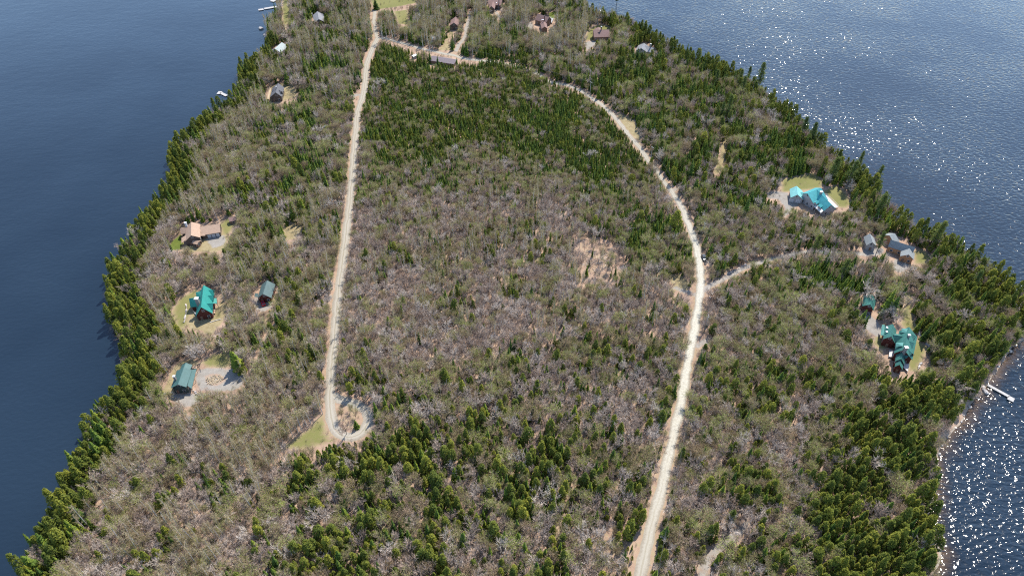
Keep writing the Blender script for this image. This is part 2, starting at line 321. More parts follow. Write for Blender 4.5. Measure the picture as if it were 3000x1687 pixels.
# patches of ground (picture outline, kind)
PATCH = [
 ('gravel', [(575, 1085), (600, 1078), (650, 1080), (690, 1083), (712, 1103), (712, 1130), (680, 1144), (620, 1149), (588, 1142), (574, 1120)]),
 ('gravel', [(500, 1153), (565, 1151), (596, 1162), (580, 1182), (540, 1192), (505, 1172)]),
 ('sandx', [(600, 1103), (615, 1096), (645, 1097), (660, 1110), (650, 1126), (620, 1131), (603, 1120)]),
 ('lawn', [(590, 1062), (622, 1036), (665, 1028), (684, 1058), (680, 1077), (600, 1077)]),
 ('dry', [(474, 1150), (500, 1095), (520, 1062), (560, 1050), (580, 1060), (575, 1085), (510, 1150)]),
 ('lawn', [(503, 912), (522, 876), (553, 858), (578, 840), (590, 870), (565, 900), (548, 960), (516, 966), (508, 930)]),
 ('dry', [(560, 905), (640, 900), (645, 857), (655, 880), (666, 894), (660, 930), (634, 965), (612, 988), (590, 968), (550, 962)]),
 ('lawn', [(625, 915), (650, 900), (655, 930), (620, 950)]),
 ('gravel', [(745, 868), (795, 872), (797, 898), (770, 915), (745, 900)]),
 ('dry', [(598, 698), (648, 686), (668, 690), (664, 710), (652, 732), (628, 738), (560, 738), (535, 722), (590, 706)]),
 ('gravel', [(602, 700), (647, 689), (662, 692), (656, 718), (625, 728)]),
 ('lawn', [(640, 660), (655, 645), (680, 627), (694, 650), (690, 662), (668, 690), (650, 688)]),
 ('green', [(532, 684), (503, 706), (497, 730), (528, 734), (537, 715)]),
 ('dry', [(832, 668), (862, 650), (888, 668), (866, 700), (836, 704)]),
 ('meadow', [(822, 1316), (850, 1290), (905, 1250), (940, 1212), (952, 1214), (958, 1270), (986, 1292), (950, 1304), (880, 1320)]),
 ('island', [(985, 1180), (1030, 1185), (1062, 1205), (1066, 1240), (1035, 1262), (1005, 1262), (985, 1230)]),
 ('dry', [(786, 302), (796, 250), (830, 242), (872, 262), (868, 284), (830, 296)]),
 ('sand', [(770, 112), (798, 108), (808, 122), (780, 134)]),
 ('lawn', [(826, -20), (848, -20), (852, 40), (838, 92), (826, 62)]),
 ('lawn', [(1066, -30), (1225, -30), (1222, 10), (1150, 24), (1110, 29), (1088, 15)]),
 ('lawn', [(1152, 34), (1196, 28), (1200, 74), (1165, 72)]),
 ('dry', [(1282, 148), (1305, 124), (1318, 92), (1330, 95), (1312, 120), (1325, 148)]),
 ('gravel', [(1545, 70), (1560, 64), (1562, 88), (1549, 92)]),
 ('green', [(1605, 40), (1630, 33), (1628, 56), (1612, 54)]), ('green', [(1612, 20), (1632, 13), (1629, 31)]),
 ('lawn', [(1710, 118), (1722, 89), (1736, 80), (1755, 72), (1788, 78), (1796, 95), (1790, 112), (1740, 120)]),
 ('gravel', [(1712, 124), (1746, 120), (1744, 132), (1719, 148)]),
 ('dry', [(1806, 330), (1830, 338), (1856, 350), (1870, 380), (1880, 415), (1850, 395), (1822, 360)]),
 ('dry', [(2116, 404), (2129, 404), (2125, 466), (2115, 502), (2094, 513), (2090, 500), (2108, 470)]),
 ('lawn', [(2288, 524), (2349, 512), (2383, 506), (2413, 528), (2408, 552), (2340, 560), (2288, 566)]),
 ('lawn', [(2408, 560), (2437, 545), (2458, 542), (2490, 583), (2496, 600), (2478, 612), (2452, 606)]),
 ('gravel', [(2246, 562), (2280, 560), (2308, 566), (2314, 592), (2350, 594), (2328, 606), (2313, 626), (2296, 636), (2300, 604), (2280, 584), (2248, 580)]),
 ('gravel', [(2526, 732), (2563, 726), (2592, 727), (2582, 745), (2528, 753)]),
 ('lawn', [(2674, 736), (2698, 728), (2736, 753), (2708, 776), (2680, 774)]),
 ('gravel', [(2622, 756), (2650, 760), (2668, 782), (2640, 800), (2615, 794)]),
 ('gravel', [(2520, 902), (2545, 918), (2576, 948), (2586, 960), (2582, 980), (2562, 986), (2534, 962), (2532, 935)]),
 ('lawn', [(2651, 852), (2676, 857), (2674, 914), (2686, 965), (2668, 972), (2638, 953), (2648, 914)]),
 ('lawn', [(2682, 985), (2720, 1016), (2706, 1055), (2693, 1084), (2664, 1090), (2652, 1060)]),
 ('lawn', [(2562, 985), (2584, 976), (2592, 1000), (2604, 1020), (2584, 1028), (2554, 1006)]),
 ('scrub', [(1684, 704), (1790, 712), (1824, 770), (1780, 826), (1700, 800)]),
 ('scrub', [(1700, 1540), (1790, 1530), (1880, 1552), (1862, 1690), (1790, 1660), (1730, 1610)]),
 ('dry', [(1960, 812), (1990, 800), (2020, 830), (2015, 852), (1975, 848)]),
 ('scrub', [(2400, 1425), (2412, 1405), (2470, 1340), (2492, 1290), (2494, 1235), (2502, 1235), (2503, 1290), (2480, 1350), (2425, 1415)]),
]
PATCHW = [(k, [at(*q) for q in pl]) for k, pl in PATCH]

# ------------------------------------------------------------------ ground sheet (land and lake bed) and water sheet
gx = np.concatenate([np.linspace(-3500, -330, 12)[:-1], np.arange(-330, 400, 1.7), np.linspace(400, 3500, 12)[1:]])
gy = np.concatenate([np.linspace(-1500, 10, 8)[:-1], np.arange(10, 720, 1.7), np.linspace(722, 5000, 14)])
GX, GY = np.meshgrid(gx, gy); P = np.stack([GX.ravel(), GY.ravel()], 1)
D = sdist(P, SHORE)
def vnoise(P, cell, seed):
    r = np.random.default_rng(seed).random((256, 256)); q = P / cell; i = np.floor(q).astype(int); f = q - i; f = f * f * (3 - 2 * f)
    a = lambda dx, dy: r[(i[:, 0] + dx) % 256, (i[:, 1] + dy) % 256]
    return (a(0, 0) * (1 - f[:, 0]) + a(1, 0) * f[:, 0]) * (1 - f[:, 1]) + (a(0, 1) * (1 - f[:, 0]) + a(1, 1) * f[:, 0]) * f[:, 1]
Dn = D + (vnoise(P, 7, 1) - .5) * 2.6 + (vnoise(P, 3, 2) - .5) * 1.2
s_ = np.clip(Dn / 5.0, 0, 1); land = LZ * (s_ * s_ * (3 - 2 * s_))
Z = np.where(Dn > 0, land, np.maximum(Dn * .10, -4.0))
bumps = (vnoise(P, 5, 3) - .5) * .28 * np.clip((Dn - 5) / 4, 0, 1)
rd = np.full(len(P), 1e9); rdm = rd.copy()
for k, (c_, wd, vg) in ROADW.items():
    road_near(P, c_, wd / 2 + vg, rd)
    if k in MINOR: road_near(P, c_, wd / 2, rdm)
Z = Z + bumps * np.clip(rd / 3, 0, 1) - .0
ny, nx = GX.shape
idx = np.arange(nx * ny).reshape(ny, nx)
quads = np.stack([idx[:-1, :-1], idx[:-1, 1:], idx[1:, 1:], idx[1:, :-1]], -1).reshape(-1, 4)
def grid_mesh(name, V, Q, mat):
    me = bpy.data.meshes.new(name); me.vertices.add(len(V)); me.vertices.foreach_set('co', V.astype(np.float32).ravel())
    me.loops.add(Q.size); me.loops.foreach_set('vertex_index', Q.ravel().astype(np.int32))
    me.polygons.add(len(Q)); me.polygons.foreach_set('loop_start', np.arange(0, Q.size, 4, dtype=np.int32))
    me.polygons.foreach_set('use_smooth', np.ones(len(Q), bool)); me.materials.append(mat); me.update(calc_edges=True); return me
def fattr(me, name, vals):
    a = me.attributes.new(name, 'FLOAT', 'POINT'); a.data.foreach_set('value', np.asarray(vals, np.float32))
masks = {k: np.zeros(len(P)) for k in ('dry', 'lawn', 'green', 'gravel', 'sand')}
for kind, pl in PATCHW:
    pl = np.array(pl); sel = np.where(((P > pl.min(0) - 6) & (P < pl.max(0) + 6)).all(1))[0]
    v = np.clip(.5 + sdist(P[sel], pl) / 4.5, 0, 1)
    if kind == 'sandx':
        masks['gravel'][sel] *= 1 - v; masks['sand'][sel] = np.maximum(masks['sand'][sel], v * .8)
    elif kind == 'island': masks['dry'][sel] = np.maximum(masks['dry'][sel], v * .45)
    elif kind == 'scrub': masks['dry'][sel] = np.maximum(masks['dry'][sel], v * .42)
    elif kind == 'meadow': masks['dry'][sel] = np.maximum(masks['dry'][sel], v * .8); masks['lawn'][sel] = np.maximum(masks['lawn'][sel], v * .6)
    elif kind == 'lawn': masks['dry'][sel] = np.maximum(masks['dry'][sel], v * .9); masks[kind][sel] = np.maximum(masks[kind][sel], v * .62)
    else: masks[kind][sel] = np.maximum(masks[kind][sel], v)
masks['dry'] = np.maximum(masks['dry'], np.clip(.44 - np.maximum(rd, -3) / 3.0, 0, .46) * (rd < 6))
masks['gravel'] = np.maximum(masks['gravel'], np.clip(.5 - rdm / 2.6, 0, .6))
masks['sand'] = np.maximum(masks['sand'], np.clip(.55 - np.abs(Dn - .2) / 5.0, 0, .8))
masks['sand'] = np.where(Dn < 0, .9, masks['sand'])
keepg = (Dn[quads].max(1) > -45)                              # the bed is only needed where the water lets it show
used = np.unique(quads[keepg]); remap = -np.ones(len(P), int); remap[used] = np.arange(len(used))
me = grid_mesh('ground', np.column_stack([P, Z])[used], remap[quads[keepg]], M['ground'])
for k, v in masks.items(): fattr(me, k, v[used])
tag(obj('ground', me), 'leaf-covered ground of the wooded peninsula', 'ground', kind='structure')
keepw = (Dn[quads].min(1) < 3)
used = np.unique(quads[keepw]); remap[:] = -1; remap[used] = np.arange(len(used))
me = grid_mesh('lake', np.column_stack([P, np.zeros(len(P))])[used], remap[quads[keepw]], M['water'])
fattr(me, 'shallow', np.clip(1.1 + Dn / np.where(P[:, 0] > 0, 6.5, 3.0), 0, 1)[used])
tag(obj('lake', me), 'dark blue lake water around the peninsula', 'lake', kind='structure')

def ribbon(name, key, mat, zoff, label):
    c_, wd, vg = ROADW[key]; V, Fc, A = [], [], []; nacross = 7; wide = wd
    for i, q in enumerate(c_):
        d = c_[min(i + 1, len(c_) - 1)] - c_[max(i - 1, 0)]; d /= np.linalg.norm(d); nn = np.array([-d[1], d[0]])
        wd = wide * (1 if key != 'north' else .78 + .22 * min(1, max(0, (330 - q[1]) / 60)))
        wl = wd / 2 + .35 * math.sin(i * .9) * random.random() + random.uniform(-.3, .3); wr = wd / 2 + random.uniform(-.4, .4)
        for k in range(nacross):
            t = k / (nacross - 1); o = -wl + (wl + wr) * t; crown = .05 * (1 - (2 * t - 1) ** 2)
            V.append((*(q + nn * o), LZ + zoff + crown + (-.06 if k in (0, nacross - 1) else 0))); A.append(t)
        if i:
            for k in range(nacross - 1):
                a0 = (i - 1) * nacross + k; Fc.append((a0, a0 + 1, a0 + nacross + 1, a0 + nacross))
    me = mesh(name, V, Fc, mat, smooth=True); fattr(me, 'across', A); fattr(me, 'pale', [min(1, max(0, (v[0] - 40) / 30)) * min(1, max(0, (330 - v[1]) / 70)) for v in V])
    return tag(obj(name, me), label, 'road', kind='structure')
ribbon('gravel_road', 'straight', M['road'], .055, 'straight pale gravel road ending in a turning loop')
ribbon('gravel_road', 'north', M['road'], .065, 'bright gravel road winding down to the bottom edge')
for i, (k, lab) in enumerate((('right_drive', 'gravel drive curving to the grey lakeside houses'), ('cabin_lane', 'pale lane past the small pink-brown house'))):
    ribbon('driveway', k, M['drive'], .03 + .0041 * i, lab)

# ------------------------------------------------------------------ houses
HULLS = []      # picture outlines that stay free of trees standing in front of them
class House:
    def __init__(s, name, label, cat, base, wall, roof, hull_grow=1.0, free=True):
        x, y = at(*base); s.o = np.array([x, y]); s.root = empty(name, (x, y, LZ)); tag(s.root, label, cat)
        s.wall, s.roof, s.px, s.free = wall, roof, [], free; s.base = base; s.foot = []
    def P(s, q, z): return np.array(at(q[0], q[1], LZ + z)) - s.o
    def L3(s, xy, z): return (xy[0], xy[1], z)
    def note(s, xy, z): s.px.append(proj(xy[0] + s.o[0], xy[1] + s.o[1], LZ + z)); s.foot.append((xy[0] + s.o[0], xy[1] + s.o[1]))
    def extr(s, name, prof, A, d, n, L, mat, parent=None):
        V = []
        for t in (0, L):
            for u, z in prof: q = A + d * t + n * u; V.append((q[0], q[1], z))
        k = len(prof); Fc = [tuple(range(k))[::-1], tuple(range(k, 2 * k))]
        for i in range(k): j = (i + 1) % k; Fc.append((i, j, k + j, k + i))
        o = obj(name, mesh(name, V, Fc, mat), parent or s.root)
        bm = bmesh.new(); bm.from_mesh(o.data); bmesh.ops.recalc_face_normals(bm, faces=bm.faces); bm.to_mesh(o.data); bm.free()
        return o
    def gable(s, A, B, zr, le, ze_l, re, ze_r, roof=None, wall=None, over=.45, z0=-.3, hw=None, wins=True, doors=0, back=True, walls=True):
        """ridge from picture point A to B at height zr; le / re: picture points on the two eaves (or half widths in metres)"""
        A2, B2 = s.P(A, zr), s.P(B, zr); d = B2 - A2; L = np.linalg.norm(d); d /= L; nn = np.array([-d[1], d[0]])
        def half(e, z, sg):
            if isinstance(e, (int, float)): return float(e)
            return max(.6, sg * float((s.P(e, z) - A2) @ nn))
        # the side to the left of A->B is +n
        wl, wr = half(le, ze_l, 1), half(re, ze_r, -1)
        t = .16; roofm = roof or s.roof; wallm = wall or s.wall
        prof = [(wl, ze_l), (0, zr), (-wr, ze_r), (-wr, ze_r - t), (0, zr - t), (wl, ze_l - t)]
        ro = s.extr('roof', prof, A2, d, nn, L, roofm)
        cap = [(.16, zr + .005 - .16 * (zr - ze_l) / wl), (0, zr + .06), (-.16, zr + .005 - .16 * (zr - ze_r) / wr)]
        s.extr('ridge_cap', cap, A2 + d * .02, d, nn, L - .04, roofm, ro)
        if walls:
            o = over; zl = ze_l - t - .02 + (zr - ze_l) * o / wl; zrr = ze_r - t - .02 + (zr - ze_r) * o / wr
            s.extr('wall', [(wl - o, z0), (wl - o, zl), (0, zr - t - .02), (-(wr - o), zrr), (-(wr - o), z0)], A2 + d * o, d, nn, L - 2 * o, wallm)
            if wins:
                hwid = wl + wr - 2 * o
                # gable end at A
                for end, base, sg in ((0, A2 + d * o, -1), (1, A2 + d * (L - o), 1)):
                    if end and not back: continue
                    k = max(1, int(hwid / 2.6))
                    for i in range(k):
                        u = (wl - o) - hwid * (i + .5) / k
                        if doors and end == 0 and i < doors: continue
                        s.window(base + nn * u + d * sg * .0, d * sg, 1.0, 1.2, 1.45)
                    if zr > 5.4: s.window(base + d * sg * .0 + nn * .0, d * sg, .9, 1.0, (max(ze_l, ze_r) + zr) / 2 - .35)
                    if doors and end == 0: s.door(base + nn * ((wl - o) - hwid * .5 / k), d * sg)
                for sgn, wdt in ((1, wl - o), (-1, -(wr - o))):
                    k = max(1, int(L / 3.0))
                    for i in range(k): s.window(A2 + d * (o + (L - 2 * o) * (i + .5) / k) + nn * wdt, nn * sgn, 1.0, 1.1, 1.45)
        for e in (A2, B2):
            s.note(e, zr); s.note(e + nn * wl, ze_l); s.note(e - nn * wr, ze_r); s.note(e + nn * wl, 0); s.note(e - nn * wr, 0)
        return ro, A2, d, nn, L
    def window(s, c, nrm, wd, ht, zc):
        rz = math.atan2(nrm[1], nrm[0]); q = c + nrm * .02
        wo = box('window', M['white'], s.root, (q[0], q[1], zc), (.06, wd + .2, ht + .2), rz)
        q = c + nrm * .035; box('pane', M['glass'], wo, (q[0], q[1], zc), (.06, wd, ht), rz)
    def door(s, c, nrm, wd=1.0, ht=2.05):
        rz = math.atan2(nrm[1], nrm[0]); q = c + nrm * .03
        do = box('door', M['brownwall'], s.root, (q[0], q[1], ht / 2 + .05), (.08, wd, ht), rz)
        q2 = q + nrm * .06 + np.array([-nrm[1], nrm[0]]) * wd * .35; box('handle', M['metal'], do, (q2[0], q2[1], 1.05), (.08, .12, .06), rz)
    def slab(s, name, quad, mat=None, t=.14, parent=None):
        """quad: four (picture point, height) corners of a flat roof or deck"""
        top = [np.append(s.P(q, z), z) for q, z in quad]; V = [tuple(v) for v in top] + [(v[0], v[1], v[2] - t) for v in top]
        o = obj(name, mesh(name, V, [(0, 1, 2, 3), (7, 6, 5, 4), (0, 4, 5, 1), (1, 5, 6, 2), (2, 6, 7, 3), (3, 7, 4, 0)], mat or s.roof), parent or s.root)
        bm = bmesh.new(); bm.from_mesh(o.data); bmesh.ops.recalc_face_normals(bm, faces=bm.faces); bm.to_mesh(o.data); bm.free()
        for (q, z), v in zip(quad, top): s.note(v[:2], z); 
        return o
    def posts(s, pts, z, mat=None):
        for q, zz in pts:
            x, y = s.P(q, zz); box('post', mat or M['deckbrown'], s.root, (x, y, (z - .2) / 2), (.16, .16, z - .2))
    def chimney(s, q, z, wd=1.0, mat=None, cap=None, z0=2.0):
        x, y = s.P(q, z); c = box('chimney', mat or M['brick'], s.root, (x, y, (z + z0) / 2), (wd, wd * .8, z - z0))
        box('chimney_cap', cap or M['white'], c, (x, y, z + .07), (wd * 1.25, wd * 1.05, .14))
    def skylight(s, q, z, wd=.7, ln=1.0, rz=0.0):
        x, y = s.P(q, z); box('skylight', M['lamp'], s.root, (x, y, z), (wd, ln, .16), rz)
    def deck(s, quad_px, z, mat, rail=True):
        d = s.slab('deck', [(q, z) for q in quad_px], mat, .2); pts = [s.P(q, z) for q in quad_px]
        for a in pts: box('deck_post', mat, d, (a[0], a[1], (z - .3) / 2 - .15), (.14, .14, max(.1, z)))
        if rail:
            for i in range(3):
                a, b = pts[i], pts[i + 1]; mid = (a + b) / 2; v = b - a
                box('railing', mat, d, (mid[0], mid[1], z + .85), (np.linalg.norm(v), .08, .1), math.atan2(v[1], v[0]))
    def done(s, grow=2.0):
        P_ = np.array(s.px); c = P_.mean(0)
        pts = sorted(map(tuple, P_))
        def half(pts):
            h = []
            for q in pts:
                while len(h) > 1 and (h[-1][0] - h[-2][0]) * (q[1] - h[-2][1]) - (h[-1][1] - h[-2][1]) * (q[0] - h[-2][0]) <= 0: h.pop()
                h.append(q)
            return h[:-1]
        hull = np.array(half(pts) + half(pts[::-1])); v = hull - c; ln = np.linalg.norm(v, axis=1)[:, None]
        HULLS.append((hull + v / ln * grow, s.free)); 
        return s.root
FOOT = []
def finish(h, grow=2.0):
    h.done(grow); f = np.array(h.foot); FOOT.append((f.min(0) - .8, f.max(0) + .8))

# dark green cottage with gravel loop
h = House('lakeside_cottage', 'dark green metal roofed cottage beside the oval gravel loop on the left shore', 'house', (530, 1120), M['greenwall'], M['darkgreen'])
h.gable((521, 1126), (538, 1076), 6.2, (503, 1129), 4.2, (547.5, 1128), 4.2, doors=1)
h.gable((537, 1079), (544, 1062), 6.0, 2.0, 4.6, 2.3, 4.6)
h.slab('lean_to_roof', [((549, 1129), 3.9), ((561, 1083), 3.9), ((575.6, 1080), 2.7), ((561.5, 1138.5), 2.7)]); h.posts([((574.5, 1082), 2.7), ((568.5, 1108), 2.7), ((562, 1136), 2.7)], 2.7)
h.gable((522, 1132), (525, 1122), 4.7, 2.4, 3.2, 2.4, 3.2, doors=1, back=False)
h.chimney((509, 1101.5), 7.4, .9, M['brick'])
h.deck([(561, 1079), (562, 1072), (577, 1070), (576, 1079)], 1.0, M['deckbrown'])
finish(h)
# teal cross-gabled house
h = House('gabled_house', 'teal metal roofed house with dormers and a tall chimney on the left lawn', 'house', (600, 900), M['redwall'], M['teal'])
h.gable((589, 899.8), (596.4, 835), 8.2, (574.6, 915), 3.0, (622.8, 911), 3.4, doors=1)
h.gable((553.5, 874.5), (590, 871), 6.4, 3.0, 3.9, (558, 899.8), 3.0)
h.slab('lean_to_roof', [((573.5, 856), 3.4), ((594, 852), 6.6), ((592, 868), 6.6), ((575, 868), 3.4)])
for a, b in (((624.7, 849), (605, 851)), ((624.7, 864.5), (600, 867.5)), ((623, 888.6), (602, 890))):
    h.gable(a, b, 6.0, 1.9, 4.2, 1.9, 4.2, wins=False, z0=3.0)
h.slab('porch_roof', [((622, 873), 3.6), ((634, 873), 2.9), ((636, 889), 2.9), ((623, 889), 3.6)]); h.posts([((633.6, 874), 2.8), ((635.4, 888), 2.8)], 2.8)
h.chimney((575, 874), 9.0, 1.5, M['brick'])
h.deck([(569, 915), (574, 925), (621, 925), (624, 914)], .8, M['greywall'])
h.deck([(624, 900), (632, 904), (630, 918), (623, 917)], .6, M['deckbrown'], False)
finish(h)
# green cabin
h = House('garage_cabin', 'grey-green roofed red cabin with a red car parked in front', 'cabin', (775, 870), M['redwall'], M['greengrey'])
h.gable((770, 860.8), (782.5, 821), 6.0, (754.8, 870.7), 3.2, (795, 872), 3.2, doors=1)
h.slab('lean_to_roof', [((757, 859), 3.6), ((747, 859), 2.9), ((745, 869), 2.9), ((755, 870), 3.4)]); finish(h)
# tan house
h = House('ranch_house', 'tan shingled house with a three-door garage wing and green side lawn', 'house', (570, 700), M['darkwall'], M['tan'])
h.gable((559.7, 689.6), (560.2, 650.3), 6.6, (543, 698), 3.6, (587, 695.7), 4.2, doors=1)
h.slab('lean_to_roof', [((546, 688), 4.0), ((531.5, 697), 2.9), ((531.5, 712), 2.9), ((547, 701), 4.0)]); h.posts([((532.5, 711), 2.8)], 2.8)
h.gable((527.4, 669.5), (553, 665.4), 5.0, 2.6, 3.4, (528.4, 686.6), 2.9)
ro, A2, d2, n2, L2 = h.gable((586, 665.4), (643.5, 656.3), 4.9, 3.6, 2.6, (646, 680.6), 2.8, wins=False)
wr = max(.6, -float((h.P((646, 680.6), 2.8) - A2) @ n2)) - .45
for k in range(3):
    q = A2 + d2 * (L2 * (.38 + .215 * k)) - n2 * (wr + .03); rz = math.atan2(d2[1], d2[0])
    g = box('garage_door', M['door'], h.root, (q[0], q[1], 1.12), (1.75, .08, 2.1), rz)
    for j in range(3):
        q3 = q - n2 * .06; box('door_panel', M['door'], g, (q3[0], q3[1], .5 + .62 * j), (1.6, .05, .5), rz)
h.slab('porch_roof', [((587, 684), 3.3), ((601, 683), 3.3), ((601, 690.5), 2.8), ((587, 691.5), 2.8)])
h.gable((582, 708), (565, 704), 3.3, 1.6, 2.6, 1.6, 2.6, wall=M['brownwall'])
h.chimney((542.6, 652.3), 7.0, 1.0, M['metal']); finish(h)
h = House('garden_shed', 'small brown shed behind the tan house', 'shed', (682, 652), M['brownwall'], M['brownroof'])
h.gable((668.7, 637.7), (691, 633), 3.3, 1.2, 2.5, (671, 650), 2.1, over=.3); finish(h)
# dark grey house
h = House('lake_house', 'dark grey roofed house with a yellow deck rail near the small dock', 'house', (812, 285), M['darkwall'], M['darkroof'])
h.gable((807.6, 271.4), (815, 244), 7.0, (791, 283.6), 3.6, (826.5, 280.6), 3.6, doors=1)
h.gable((799, 262), (812, 259), 6.0, 1.4, 4.8, 1.4, 4.8, wins=False, z0=3.4); h.gable((824, 268), (812, 262), 6.0, 1.4, 4.8, 1.4, 4.8, wins=False, z0=3.4)
h.chimney((809, 254), 8.0, .7); h.deck([(790, 258), (783, 290), (788, 292), (795, 259)], 1.2, M['sandcut']); finish(h)
# pale roofed house
h = House('shore_house', 'pale grey-green roofed house half hidden by trees near the sandy shore', 'house', (822, 150), M['greywall'], M['palegrey'], free=False)
h.gable((804, 143), (825.8, 124.6), 5.8, 1.8, 4.4, (840, 140), 3.2, doors=1); h.gable((794, 147), (806, 143), 4.2, 2.2, 3, 2.2, 3, roof=M['greyroof']); finish(h, 0)
h = House('hill_house', 'grey shingled house among spruces near the top edge', 'house', (935, 60), M['darkwall'], M['greyroof'], free=False)
h.gable((934, 57), (929.5, 34), 6.8, (917, 49), 4.0, (951, 60), 4.0, doors=1); h.chimney((914, 40), 6.0, .6); finish(h, 0)
h = House('small_house', 'small pink-brown roofed house above the gravel lane', 'house', (1333, 75), M['darkwall'], M['brownroof'])
h.gable((1330, 67), (1335, 49.7), 6.2, (1319, 68), 3.5, (1345, 66), 3.5, doors=1); h.gable((1330, 70), (1331, 64), 5.0, 1.9, 3.4, 1.9, 3.4, roof=M['tan']); finish(h, 0)
h = House('large_house', 'brown shingled house cut by the top edge', 'house', (1452, 20), M['darkwall'], M['brownroof'])
h.gable((1434, -8), (1473, -5), 7.2, 5.0, 3.6, (1467, 17), 3.6); h.gable((1440, 19), (1445, 0), 5.6, 2.6, 3.4, 2.6, 3.4); h.chimney((1461.5, -3), 8.6, .8); h.skylight((1454.5, 9), 5.3); finish(h, 0)
h = House('hip_house', 'brown shingled house with a front gable beside a bright lawn', 'house', (1590, 65), M['brownwall'], M['brownroof'])
h.gable((1575.7, 41), (1609, 51), 7.0, 4.2, 3.8, (1603, 70), 3.5); h.gable((1596, 79), (1592, 62), 4.9, 2.5, 3.2, 2.5, 3.2, doors=1); h.chimney((1595, 46.5), 9.0, .7, M['darkwall'], M['darkwall']); h.skylight((1588, 59), 5.2); h.skylight((1591.5, 58.5), 5.2)
h.deck([(1606, 68), (1612, 52), (1622, 55), (1617, 67)], 1.2, M['greywall']); finish(h, 0)
h = House('broad_house', 'broad mauve-brown roofed house near the far right shore', 'house', (1762, 105), M['brownwall'], M['brownroof'], free=False)
h.gable((1738, 88.6), (1785, 87.4), 6.6, 3.8, 4.2, (1783, 109), 3.2); h.gable((1755, 94), (1753, 80), 6.0, 3.0, 4.4, 3.0, 4.4); h.chimney((1762, 78.6), 9.2, .8, M['darkwall']); finish(h, 0)
h = House('wooded_house', 'grey roofed house half hidden behind a bare tree near the far right shore', 'house', (1895, 145), M['greywall'], M['greyroof'], free=False)
h.gable((1879, 142), (1887, 127), 6.0, 4.2, 3.6, 4.6, 3.6); h.gable((1916, 141), (1888, 134), 5.4, 4.4, 3.4, 4.4, 3.4); h.chimney((1907, 129.5), 8.0, .8); finish(h, 0)
h = House('long_shed', 'long low dark brown shed beside the top gravel road', 'shed', (1300, 195), M['brownwall'], M['longbrown'], free=False)
h.gable((1264, 165), (1337, 176.5), 3.9, 2.8, 3.0, (1335, 190), 2.7, wins=False); finish(h, 0)
h = House('utility_shed', 'small white roofed shed at the left end of the top road', 'shed', (1213, 168), M['greywall'], M['white'])
h.gable((1207, 163), (1219, 158), 3.0, 1.4, 2.3, 1.4, 2.3, over=.25); finish(h, 0)
h = House('boathouse', 'white boathouse on the far right shore behind trees', 'boathouse', (1762, 33), M['white'], M['white'], free=False)
h.gable((1757, 30), (1766, 27), 4.6, 2.0, 3.2, 2.0, 3.2); finish(h, 0)
# turquoise house
h = House('turquoise_house', 'turquoise metal roofed house with attached two-door garage and pale decks', 'house', (2375, 590), M['greywall'], M['cyan'])
ro, A2, d2, n2, L2 = h.gable((2336.8, 570.4), (2333.7, 545), 5.8, (2316, 578), 3.2, (2354.4, 582.8), 2.9, roof=M['cyanpale'], wins=False)
for k in (-1, 1):
    q = A2 + d2 * .45 + n2 * (k * 1.75 + .3); rz = math.atan2(n2[1], n2[0]); q = q - d2 * .04
    g = box('garage_door', M['door'], h.root, (q[0], q[1], 1.15), (2.5, .08, 2.2), rz)
    for j in range(3): q3 = q - d2 * .06; box('door_panel', M['door'], g, (q3[0], q3[1], .5 + .62 * j), (2.3, .05, .5), rz)
h.window(A2 + d2 * .42, -d2, .9, .9, 4.2)
h.gable((2341, 565), (2368, 565.5), 4.3, 2.0, 3.2, 3.4, 2.9)
h.gable((2366, 567), (2406, 550.7), 7.4, 3.4, 5.4, 6.6, 3.4)
h.gable((2435.6, 600), (2394, 557), 7.4, (2412, 615), 3.9, 4.2, 3.8)
h.slab('porch_roof', [((2383, 589), 3.7), ((2413, 617), 3.7), ((2405, 624), 2.8), ((2375, 595), 2.8)], M['white']); h.posts([((2375.5, 595), 2.8), ((2390, 609), 2.8), ((2404.5, 623), 2.8)], 2.8, M['white'])
for a, b in (((2389, 593), (2397, 587)), ((2400, 603.5), (2408, 597.5))): h.gable(a, b, 5.6, 1.0, 4.8, 1.0, 4.8, wins=False, z0=3.9, over=.25)
h.chimney((2406.7, 562), 8.6, 1.2)
h.deck([(2408, 572), (2421, 571.5), (2456, 606), (2447, 609)], 1.3, M['deckpale'])
finish(h)
# grey houses on the right shore
h = House('grey_garage', 'slate grey roofed garage at the end of the curving drive', 'garage', (2552, 722), M['greywall'], M['slate'])
h.gable((2556, 709.5), (2548, 684), 5.8, (2536, 714), 3.2, (2566, 712.5), 3.2, doors=1); finish(h)
h = House('grey_house', 'long slate grey roofed house with a cedar gable on the right shore', 'house', (2650, 745), M['cedarwall'], M['slate'])
h.gable((2610, 702.5), (2682, 725), 6.6, 3.6, 4.2, (2676, 746), 3.4); h.gable((2662.5, 746), (2665, 727), 5.6, 3.2, 3.4, 3.2, 3.4, doors=1)
h.gable((2606, 690), (2622, 684), 5.4, 3.0, 3.6, 4.2, 3.2); finish(h)
# red cabin
h = House('red_cabin', 'small red cabin with a green metal roof beside dark spruces', 'cabin', (2545, 905), M['redwall'], M['green'])
h.gable((2550, 891.8), (2555.5, 862), 6.2, (2525, 896), 3.8, (2561, 906), 3.2, doors=1); finish(h)
h.deck([(2526, 903), (2552, 912), (2549, 920), (2524, 909)], .9, M['greywall'])
